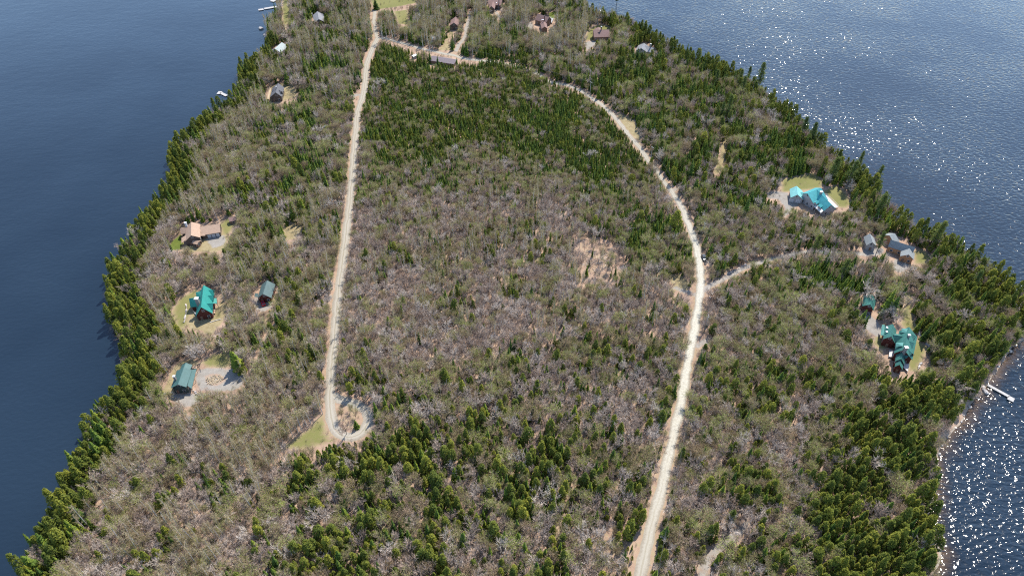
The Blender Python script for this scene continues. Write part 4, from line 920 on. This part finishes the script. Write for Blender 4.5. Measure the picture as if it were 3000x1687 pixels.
# ------------------------------------------------------------------ where each kind grows
# zones in display units (2576 wide): outline, {kind: share}, height factor, density
s_, c_, p_, m_, b_, y_ = 'spruce_tree', 'cedar_tree', 'pine_tree', 'maple_tree', 'birch_tree', 'budding_tree'
ZONES = [
 ([(690, 240), (840, 240), (840, 330), (770, 520), (700, 560), (640, 330)], {s_: .55, y_: .2, m_: .15, c_: .1}, 1.0, 1),
 ([(590, 470), (760, 460), (770, 570), (600, 570)], {s_: .45, c_: .25, m_: .2, y_: .1}, 1.0, 1),
 ([(585, 100), (930, 0), (930, 180), (880, 250), (590, 250)], {s_: .42, c_: .12, m_: .26, y_: .12, b_: .08}, 1.15, 1),
 ([(700, -150), (2000, -150), (1500, 60), (1480, 170), (1180, 150), (940, 110), (700, 110)], {s_: .36, m_: .18, y_: .24, b_: .22}, 1.15, 1),
 ([(930, 110), (1190, 150), (1380, 165), (1500, 240), (1640, 400), (1660, 480), (1400, 430), (1150, 400), (915, 430), (920, 200)], {s_: .52, c_: .32, y_: .11, m_: .05}, .68, 1.25),
 ([(905, 380), (1150, 390), (1400, 420), (1660, 470), (1700, 560), (1500, 560), (1300, 500), (890, 540)], {s_: .32, y_: .32, m_: .30, b_: .06}, .72, 1.1),
 ([(1500, 500), (1700, 480), (1740, 600), (1740, 720), (1640, 730), (1560, 640)], {s_: .5, c_: .12, y_: .23, m_: .15}, .8, 1),
 ([(890, 520), (1300, 500), (1500, 560), (1600, 700), (1700, 740), (1690, 860), (1300, 900), (860, 960), (860, 700)], {m_: .54, y_: .20, b_: .10, s_: .09, c_: .07}, .9, .42),
 ([(1300, 860), (1720, 780), (1660, 1240), (1440, 1200), (1280, 1000)], {m_: .48, c_: .18, s_: .16, y_: .18}, .92, 1),
 ([(850, 900), (1000, 850), (1290, 900), (1150, 960), (950, 1010), (850, 1000)], {y_: .36, m_: .26, s_: .2, b_: .1, c_: .08}, .8, .95),
 ([(900, 980), (1200, 920), (1650, 1100), (1640, 1449), (1600, 1700), (480, 1700), (560, 1400), (680, 1190), (820, 1110)], {c_: .44, s_: .20, y_: .12, m_: .24}, 1.0, 1),
 ([(1380, 120), (1500, 40), (1900, 160), (2250, 480), (2180, 460), (1960, 440), (1700, 480), (1600, 330), (1480, 210)], {s_: .44, c_: .26, m_: .17, y_: .13}, 1.08, 1),
 ([(1700, 440), (1990, 430), (1960, 540), (1740, 530)], {s_: .5, c_: .2, m_: .2, y_: .1}, 1.0, 1),
 ([(1740, 520), (2000, 520), (2200, 540), (2180, 660), (1840, 690), (1790, 640)], {y_: .42, m_: .34, s_: .17, c_: .07}, .85, 1),
 ([(1990, 655), (2250, 670), (2240, 760), (2080, 760), (1950, 730)], {s_: .62, m_: .22, y_: .16}, .95, 1),
 ([(1830, 670), (2000, 690), (2000, 900), (1780, 1000), (1760, 760)], {m_: .36, y_: .36, s_: .18, c_: .1}, .9, 1),
 ([(1760, 900), (2200, 800), (2240, 1000), (2100, 1120), (1900, 1200), (1700, 1250)], {m_: .32, y_: .26, c_: .28, s_: .14}, .92, 1),
 ([(1640, 1200), (1900, 1180), (2120, 1100), (2000, 1380), (1880, 1500), (1850, 1700), (1600, 1700)], {m_: .30, y_: .24, c_: .32, s_: .14}, .92, 1),
 ([(2180, 480), (2250, 460), (2700, 680), (2700, 800), (2320, 800), (2290, 640), (2120, 520)], {c_: .60, s_: .20, m_: .13, y_: .07}, 1.05, 1),
 ([(2210, 900), (2320, 760), (2700, 760), (2420, 1100), (2340, 1300), (2360, 1700), (1850, 1700), (2000, 1380), (2100, 1130)], {c_: .78, s_: .09, m_: .08, y_: .05}, 1.0, 1.05),
 ([(0, 1050), (500, 1030), (800, 960), (830, 1110), (700, 1180), (560, 1380), (470, 1700), (-200, 1700)], {b_: .28, y_: .22, m_: .40, c_: .06, s_: .04}, .95, .85),
 ([(400, 560), (870, 560), (830, 1000), (420, 1040), (300, 800)], {m_: .32, y_: .30, b_: .14, c_: .13, s_: .11}, .95, 1),
 ([(400, 250), (700, 240), (880, 560), (380, 570)], {y_: .32, m_: .28, b_: .24, s_: .16}, .95, 1),
]
DEF = ({m_: .35, y_: .3, s_: .2, c_: .15}, .95, 1)
SIZE = {s_: (5, 12.5, .165), c_: (5, 13.5, .205), p_: (16, 20, .19), m_: (7, 12, .27), b_: (10.5, 15, .11), y_: (6, 10, .20)}   # min, max height; crown radius share
NC = 340000
Cn = np.column_stack([RNG.uniform(-330, 400, NC), RNG.uniform(60, 640, NC)])
Dc = sdist(Cn, SHORE); keep = Dc > .6; Cn, Dc = Cn[keep], Dc[keep]
pxy = np.column_stack(proj(Cn[:, 0], Cn[:, 1], LZ))
keep = (pxy[:, 0] > -190) & (pxy[:, 0] < 3190) & (pxy[:, 1] > -75) & (pxy[:, 1] < 1860); Cn, Dc, pxy = Cn[keep], Dc[keep], pxy[keep]
rdist = np.full(len(Cn), 1e9)
for k, (cc, wd, vg) in ROADW.items():
    road_near(Cn, cc, wd / 2 + vg, rdist)
jit = np.column_stack([(vnoise(Cn, 22, 11) - .5) * 90, (vnoise(Cn, 22, 12) - .5) * 70]) + RNG.normal(0, 12, (len(Cn), 2))
zdis = pxy / K + jit
zone = np.full(len(Cn), -1)
for zi in range(len(ZONES) - 1, -1, -1): zone[inside(zdis, np.array(ZONES[zi][0], float))] = zi
n1 = vnoise(Cn, 13, 21); n2 = vnoise(Cn, 5.5, 22); clus = n1 * .62 + n2 * .34 + RNG.random(len(Cn)) * .48; clus = np.argsort(np.argsort(clus)) / len(clus)
keepclear = [np.array(pl, float) for k, pl in PATCH if k not in ('sand', 'scrub')]
sparse = [np.array([(1672, 690), (1800, 705), (1845, 780), (1790, 850), (1700, 830)], float), np.array([(1720, 1545), (1800, 1530), (1880, 1560), (1862, 1690), (1790, 1655)], float)]
# visible road strips in the picture (crowns in front of them are left out, as the road is cut clear)
RS = []
for k, (pl, wd, vg) in ROADS.items():
    q = np.array(pl, float)
    for i in range(len(q) - 1):
        if k == 'north' and 1390 < q[i][0] < 1590 and q[i][1] < 230: continue
        if k in ('cyan_lane', 'cabin_drive', 'bottom_drive', 'cottage_drive'): continue
        RS.append((q[i], q[i + 1], wd / 2 * scale_at(q[i][1]) * (.25 if (k == 'north' and 185 < q[i][1] < 560) or (k == 'right_drive' and q[i][0] > 2180) else .9)))
grid = {}
def place_ok(x, y, r):
    cx, cy = int(x // 5), int(y // 5)
    for i in (-1, 0, 1):
        for j in (-1, 0, 1):
            for (ax, ay, ar) in grid.get((cx + i, cy + j), ()):
                if (ax - x) ** 2 + (ay - y) ** 2 < (.51 * (r + ar)) ** 2: return False
    return True
def put(x, y, r): grid.setdefault((int(x // 5), int(y // 5)), []).append((x, y, r))
TREES = {k: [] for k in KINDS}
def zat(x, y, d): t = min(1, max(0, d / 5)); return LZ * t * t * (3 - 2 * t) - .05
# trees that stand out, one by one: kind, picture point of the foot, height, crown factor, label
HERO = [
 ('pine_tree', 2221, 262, 20, 1.0, 'tallest white pine standing out over the water on the upper right shore'),
 ('pine_tree', 2189, 238, 12, .9, 'small white pine left of the tall shore pine'),
 ('pine_tree', 2126, 358, 19.5, .95, 'white pine with bare lower trunk at the head of the narrow clearing'),
 ('pine_tree', 2108, 362, 15, .9, 'shorter white pine left of the bare-trunked pine'),
 ('pine_tree', 2095, 258, 14, 1.0, 'light green white pine inland from the upper right shore'),
 ('pine_tree', 2172, 285, 15, 1.1, 'broad light green white pine below the tall shore pine'),
 ('pine_tree', 2160, 262, 15, 1.0, 'white pine between the tall shore pine and the inland pine'),
 ('pine_tree', 2428, 536, 18, 1.1, 'large round white pine behind the turquoise house'),
 ('pine_tree', 2478, 550, 18, 1.0, 'yellow-tinged white pine right of the turquoise house lawn'),
 ('pine_tree', 2372, 428, 16, 1.0, 'white pine on the right shore above the turquoise house'),
 ('pine_tree', 2345, 405, 15, 1.0, 'upper one of two white pines on the shore above the turquoise house'),
 ('pine_tree', 2560, 545, 15, .9, 'white pine at the water edge right of the turquoise house'),
 ('pine_tree', 2510, 500, 14, .8, 'slim white pine rising over the water behind the turquoise house'),
 ('pine_tree', 2384, 745, 13, 1.15, 'round pine beside the curving drive'),
 ('pine_tree', 2567, 742, 14, .85, 'yellow-green pine between the grey garage and the grey house'),
 ('pine_tree', 2722, 728, 18, 1.1, 'large white pine behind the grey house on the right shore'),
 ('pine_tree', 2562, 640, 17, 1.1, 'dark white pine on the shore below the turquoise house'),
 ('pine_tree', 2462, 818, 13, 1.1, 'light green pine above the dark spruces right of the drive'),
 ('pine_tree', 2842, 852, 13, 1.0, 'round light green pine inside the right shore wood'),
 ('pine_tree', 1806, 15, 15, 1.0, 'white pine beside the boathouse'), ('pine_tree', 1700, 35, 15, 1.1, 'pale pine on the far shore left of the boathouse'),
 ('cedar_tree', 1976, 683, 15, 1.3, 'large dark conifer at the left edge of the winding road'),
 ('yellow_tree', 1588, 256, 8, .9, 'bright yellow-green tree where the top road reappears'),
 ('yellow_tree', 1706, 700, 5, .9, 'small vivid green tree above the brush pile'),
 ('maple_tree', 1015, 1272, 12, .85, 'bare tree standing inside the turning loop'),
 ('maple_tree', 1060, 832, 11.5, 1.1, 'large pale bare maple at the right edge of the straight road'),
 ('maple_tree', 1725, 475, 9.5, 1.1, 'round silvery bare maple among dark young spruces'),
 ('maple_tree', 2524, 874, 13, 1.2, 'wide bare maple behind the red cabin'),
 ('maple_tree', 2567, 842, 11, 1.1, 'bare maple in the dark spruces above the red cabin'),
 ('maple_tree', 2640, 915, 11, 1.0, 'bare maple between the red cabin and the grass strip'),
 ('maple_tree', 2607, 945, 8, 1.1, 'low bare maple above the lodge garage'),
 ('spruce_tree', 2592, 915, 15, 1.25, 'tall dark spruce right of the red cabin'),
 ('spruce_tree', 2606, 925, 13, 1.2, 'second dark spruce right of the red cabin'),
 ('spruce_tree', 2516, 950, 10, 1.1, 'spruce in front of the red cabin gravel yard'), ('spruce_tree', 2526, 962, 9, 1.1, 'lower spruce in front of the red cabin gravel yard'),
 ('spruce_tree', 551, 652, 9, 1.3, 'dark spruce behind the tan house chimney'), ('spruce_tree', 567, 648, 9, 1.0, 'narrow dark spruce behind the tan house ridge'),
 ('cedar_tree', 2054, 1192, 7, 1.5, 'squat dark green conifer on the right verge of the bright road'),
 ('cedar_tree', 2084, 981, 7.5, 1.3, 'egg-shaped olive conifer right of the bright road below the junction'),
 ('cedar_tree', 1955, 1108, 8.5, 1.35, 'dark olive conifer on the left verge of the bright road'),
 ('cedar_tree', 2062, 1038, 7, 1.4, 'dark bushy conifer below the gravel entrance'),
 ('maple_tree', 295, 1432, 11, 1.2, 'large pale bare maple in the bottom left wood near the shore'), ('maple_tree', 412, 1312, 10.5, 1.1, 'whitish bare maple in the left wood below the cottage'), ('maple_tree', 440, 1395, 10.5, 1.15, 'whitish bare maple in the middle of the bottom left wood'),
 ('spruce_tree', 706, 1085, 13, 1.5, 'large dark spruce at the right end of the oval gravel loop'), ('spruce_tree', 692, 1076, 11, 1.4, 'second dark spruce at the right end of the oval gravel loop'),
 ('maple_tree', 592, 1058, 12, .95, 'twin-trunked bare tree behind the dark green cottage'),
 ('spruce_tree', 2178, 640, 14, 1.35, 'lone dark spruce right of the bright road above the car'),
 ('spruce_tree', 1103, 28, 9, 1.9, 'round dark spruce on the top lawn beside the road'),
 ('spruce_tree', 1225, 185, 9, 1.1, 'leftmost dark spruce in front of the long brown shed'), ('spruce_tree', 1245, 183, 9, 1.0, 'second dark spruce from the left before the long brown shed'), ('spruce_tree', 1260, 186, 10, 1.1, 'tallest dark spruce before the long brown shed'), ('spruce_tree', 1283, 195, 9, 1.1, 'dark spruce before the middle of the long brown shed'), ('spruce_tree', 1340, 203, 9, 1.1, 'dark spruce at the right end of the long brown shed'),
 ('budding_tree', 1002, 1222, 6.5, .9, 'small budding tree left of the bare tree in the turning loop'), ('budding_tree', 1043, 1226, 6, .9, 'small budding tree right of the bare tree in the turning loop'), ('budding_tree', 1028, 1206, 5, .9, 'low budding tree at the top of the turning loop island'),
 ('spruce_tree', 1046, 1252, 5, 1.5, 'small dark spruce inside the turning loop'),
 ('cedar_tree', 1385, 958, 9, 1.0, 'lone green conifer in the central bare wood'), ('cedar_tree', 1512, 890, 9, .9, 'bright green conifer on the right of the central bare wood'), ('cedar_tree', 1620, 908, 9, .8, 'small round conifer right of centre'), ('cedar_tree', 1758, 930, 10, .85, 'slim conifer with a bare trunk right of centre'), ('cedar_tree', 1473, 920, 7, .8, 'small vivid conifer in the central bare wood'),
]
HN = []
for kn, px, py, hgt, cf, lab in HERO:
    x, y = at(px, py); r = SIZE.get(kn, (0, 0, .25))[2] * hgt * cf; put(x, y, r * .9)
    d_ = float(sdist(np.array([[x, y]]), SHORE)[0]); HN.append((kn, x, y, zat(x, y, max(d_, 2)), hgt, cf, lab))
order = RNG.permutation(len(Cn))
hs = RNG.random(len(Cn)); ds = RNG.random(len(Cn)); shore_u = RNG.random(len(Cn))
foot = np.array([np.concatenate(f) for f in FOOT])
KL = [s_, c_, p_, m_, b_, y_]; KI = {k: i for i, k in enumerate(KL)}
kind = np.zeros(len(Cn), int); hfac = np.ones(len(Cn)); dens = np.ones(len(Cn))
for zi in range(-1, len(ZONES)):
    sel = np.where(zone == zi)[0]; mix, hf, den = (ZONES[zi][1:] if zi >= 0 else DEF); ks = [KI[k] for k in mix]; cum = np.cumsum(list(mix.values())) / sum(mix.values())
    u = np.where(shore_u[sel] < .2, shore_u[sel] / .2, clus[sel]); kind[sel] = np.array(ks)[np.minimum(np.searchsorted(cum, u), len(ks) - 1)]; hfac[sel] = hf; dens[sel] = den
sb = np.where((Dc < 15) & ~((pxy[:, 0] < 1100) & (pxy[:, 1] < 130)))[0]          # the shore band: conifers crowd the water
lf = pxy[sb, 0] < 1200; u = clus[sb]
kind[sb] = np.where(lf, np.where(u < .82, KI[c_], np.where(u < .95, KI[s_], KI[m_])), np.where(u < .58, KI[c_], np.where(u < .76, KI[s_], np.where(u < .9, KI[m_], KI[y_])))); hfac[sb] = 1.0; dens[sb] = 1
szlo, szhi, szr = [np.array([SIZE[k][q] for k in KL])[kind] for q in range(3)]
hgt_ = (szlo + (szhi - szlo) * hs ** 1.25) * hfac * np.where((Dc > 15) & ((kind == KI[c_]) | (kind == KI[s_])), .86, np.where(kind == KI[m_], .92, 1.0)); hgt_ = np.where((rdist < 3) & (hs < .7), hgt_ * .75, hgt_)
cf_ = .85 + .35 * ds; rad_ = szr * hgt_ * cf_
ok = (rdist > .3) & ~((Dc < 1.8) & (pxy[:, 0] > 2300) & (pxy[:, 1] > 950)) & ~((dens < 1) & (ds > .5 * dens + .35))
for q, lim in zip(sparse, (.07, .35)): ok &= ~(inside(pxy, q) & (ds > lim))
SP_ = [pxy] + [np.column_stack(proj(Cn[:, 0], Cn[:, 1], LZ + hgt_ * f)) for f in (.35, .65, .95)] + [np.column_stack(proj(Cn[:, 0] + sg * rad_ * .7, Cn[:, 1], LZ + hgt_ * .5)) for sg in (-1, 1)]
for Q_i, Q in enumerate(SP_):
    for pl in keepclear: ok &= ~inside(Q, pl)
    for hl, free in HULLS:
        ins = inside(Q, hl); front = pxy[:, 1] > hl[:, 1].mean() - 2
        if Q_i == 0: ok &= ~ins
        elif free or Q_i == 1: ok &= ~(ins & front)
    for a, b, hw in RS:
        sel = np.where((Q[:, 1] > min(a[1], b[1]) - hw - 2) & (Q[:, 1] < max(a[1], b[1]) + hw + 2) & (Q[:, 0] > min(a[0], b[0]) - hw - 2) & (Q[:, 0] < max(a[0], b[0]) + hw + 2))[0]
        if len(sel): ok[sel[seg_dist(Q[sel], a, b)[0] < hw + .5]] = False
for f in foot: ok &= ~((Cn[:, 0] > f[0] - rad_ * .6) & (Cn[:, 1] > f[1] - rad_ * .6) & (Cn[:, 0] < f[2] + rad_ * .6) & (Cn[:, 1] < f[3] + rad_ * .6))
CL, RL = Cn.tolist(), rad_.tolist()
for i in order[ok[order]].tolist():
    x, y = CL[i]; r = RL[i]
    if place_ok(x, y, r): put(x, y, r); TREES[KL[kind[i]]].append((x, y, zat(x, y, Dc[i]), float(hgt_[i]), float(cf_[i]), i))

MARKS = [((1020, 1230), 'the turning loop'), ((535, 1110), 'the dark green cottage'), ((600, 880), 'the teal house'), ((775, 855), 'the grey-green cabin'), ((585, 690), 'the tan house'), ((812, 270), 'the dark grey house'), ((820, 140), 'the pale shore house'),
 ((1300, 182), 'the long brown shed'), ((1333, 65), 'the small pink-brown house'), ((1762, 100), 'the mauve-brown house'), ((2370, 580), 'the turquoise house'), ((2650, 730), 'the long grey house'), ((2545, 890), 'the red cabin'), ((2640, 1010), 'the lodge'), ((2900, 1145), 'the right dock'),
 ((2052, 850), 'the road junction'), ((2062, 758), 'the dark car'), ((1742, 762), 'the brush pile'), ((1925, 1480), 'the lower bright road'), ((1790, 1600), 'the bottom clearing'), ((2060, 1005), 'the gravel entrance'), ((40, 1660), 'the bottom left corner'), ((1150, 1670), 'the bottom edge midpoint'), ((2730, 1480), 'the stony beach'),
 ((2450, 1370), 'the dirt trail'), ((2110, 1610), 'the bottom drive'), ((985, 920), 'the straight road'), ((1035, 500), 'the mid straight road'), ((310, 880), 'the left shore bulge'), ((170, 1350), 'the lower left shore'), ((620, 1460), 'the bottom left wood'), ((1500, 1000), 'the central open wood'), ((1400, 1330), 'the lower central wood'),
 ((1400, 350), 'the dense young stand'), ((2300, 1200), 'the right wood'), ((2500, 1560), 'the bottom right wood'), ((2850, 950), 'the right point'), ((1920, 470), 'the winding road pole'), ((2220, 262), 'the tall shore pine'), ((700, 470), 'the pale left wood'), ((850, 560), 'the upper straight road'), ((750, 1250), 'the meadow verge')]
MP = np.array([m[0] for m in MARKS], float)
def where(px, py):
    v = np.array([px, py]) - MP; dd = np.hypot(*v.T); k = int(dd.argmin()); dx, dy = v[k]; d = dd[k]
    rel = ('right of' if dx > 0 else 'left of') if abs(dx) > abs(dy) * 1.4 else ('below' if dy > 0 else 'above') if abs(dy) > abs(dx) * 1.4 else ('right ' if dx > 0 else 'left ') + ('below' if dy > 0 else 'above')
    return ('close ' if d < 60 else '' if d < 130 else 'far ') + rel + ' ' + MARKS[k][1]
NUMW = ['', '', 'two', 'three', 'four', 'five', 'six', 'seven', 'eight', 'nine']; ORD = ['', 'second', 'third', 'fourth', 'fifth', 'sixth', 'seventh', 'eighth']
PLUR = {'spruce': 'spruces', 'conifer': 'conifers', 'maple': 'maples', 'birch': 'birches', 'tree': 'trees'}
LOOK = {s_: ('narrow dark', 'spruce', 'spruce tree'), c_: ('bushy olive', 'conifer', 'conifer tree'), m_: ('grey bare', 'maple', 'maple tree'), b_: ('white-trunked', 'birch', 'birch tree'), y_: ('olive budding', 'tree', 'budding tree'), 'pine_tree': ('', 'pine', 'pine tree'), 'yellow_tree': ('', 'tree', 'tree')}
def tree_object(kn, x, y, z, hgt, cf, label, group, seed):
    tme, cme = PROTO[kn][seed % len(PROTO[kn])]; k = hgt / KINDS[kn][3]
    o = bpy.data.objects.new(kn, None); COL.objects.link(o); o.location = (x, y, z); o.scale = (k * cf, k * cf, k); o.rotation_euler = (math.sin(seed * 1.7) * .035, math.cos(seed * 2.3) * .035, (seed * 2.399) % 6.283); o.empty_display_size = .5
    o['label'] = label; o['category'] = LOOK[kn][2]
    if group: o['group'] = group
    for nm, md in (('trunk', tme), ('crown', cme)):
        c = bpy.data.objects.new(nm, md); COL.objects.link(c); c.parent = o
for j, (kn, x, y, z, hgt, cf, lab) in enumerate(HN): tree_object(kn, x, y, z, hgt, cf, lab, None, j * 7 + 3)
NH = {}
for a in HERO: NH[a[0]] = NH.get(a[0], 0) + 1
for kn, lst in TREES.items():
    if not lst: continue
    def show(t):
        px, py = proj(t[0], t[1], t[2] + t[3] * .6); dep = t[1] * CP + (CAMH - t[2]) * SP
        return (t[3] * t[4] / dep) if (4 < px < 2996 and 8 < py < 1690) else 0
    lst.sort(key=show, reverse=True); cut = 300 - NH.get(kn, 0); hm = np.median([t[3] for t in lst[:cut]])
    sets = {}; q1, q2 = np.quantile([t[3] for t in lst[:cut]], [.34, .67])
    for t in lst[:cut]:
        px, py = proj(t[0], t[1], t[2] + t[3] * .6); sets.setdefault(('tall' if t[3] > q2 else 'small' if t[3] < q1 else 'mid-sized', where(px, py)), []).append((px, t))
    for (size, wh), mem in sets.items():
        mem.sort(key=lambda a: a[0]); nn_ = len(mem); adj, noun, _c = LOOK[kn]
        for r_i, (px, t) in enumerate(mem):
            if nn_ == 1: lab = '%s %s %s %s' % (size, adj, noun, wh)
            elif nn_ > 9: lab = '%s %s %s in the group %s' % (size, adj, noun, wh)
            else:
                pos = 'leftmost' if r_i == 0 else 'rightmost' if r_i == nn_ - 1 else 'middle' if nn_ == 3 else ORD[r_i] + ' from left'
                lab = '%s of %s %s %s %s %s' % (pos, NUMW[nn_], size, adj, PLUR[noun], wh)
            tree_object(kn, t[0], t[1], t[2], t[3], t[4], lab, '%s %s %s' % (adj, PLUR[noun], wh), int(t[5]))
    rest = lst[cut:]
    if rest:
        pts = []
        for t in rest:
            k = t[3] / KINDS[kn][3]; sd = int(t[5]); pts.append(((t[0], t[1], t[2]), (k * t[4], k * t[4], k), (math.sin(sd * 1.7) * .035, math.cos(sd * 2.3) * .035, (sd * 2.399) % 6.283), sd % len(PROTO[kn])))
        nm = {s_: 'spruce_forest', c_: 'cedar_forest', m_: 'maple_forest', b_: 'birch_forest', y_: 'budding_forest'}[kn]
        scatter(nm, kn, pts, 'mass of smaller ' + {s_: 'spruces', c_: 'olive conifers', m_: 'grey bare maples', b_: 'white-trunked birches', y_: 'trees in brownish green bud'}[kn] + ' filling the woods', 'forest')
# undergrowth
NU = 26000; oku = (rdist > .1) & (Dc > 2)
oku &= ~(inside(pxy, sparse[0]) & (shore_u > .35))
for pl in [np.array(q, float) for k, q in PATCH if k in ('lawn', 'green', 'gravel', 'dry', 'meadow')]: oku &= ~(inside(pxy, pl) & (shore_u > .12))
for f in foot: oku &= ~((Cn[:, 0] > f[0]) & (Cn[:, 1] > f[1]) & (Cn[:, 0] < f[2]) & (Cn[:, 1] < f[3]))
pts = [((CL[i][0], CL[i][1], LZ - .1), (.5 + .6 * hs[i],) * 2 + ((.5 + .6 * hs[i]) * (.6 + .5 * ds[i]),), (0, 0, hs[i] * 6.28), int(ds[i] * 4.99)) for i in order[oku[order]][:NU].tolist()]
scatter('undergrowth', 'undergrowth', pts, 'brown twiggy undergrowth covering the forest floor', 'undergrowth')
print('TREES', {k: len(v) for k, v in TREES.items()}, 'undergrowth', len(pts))
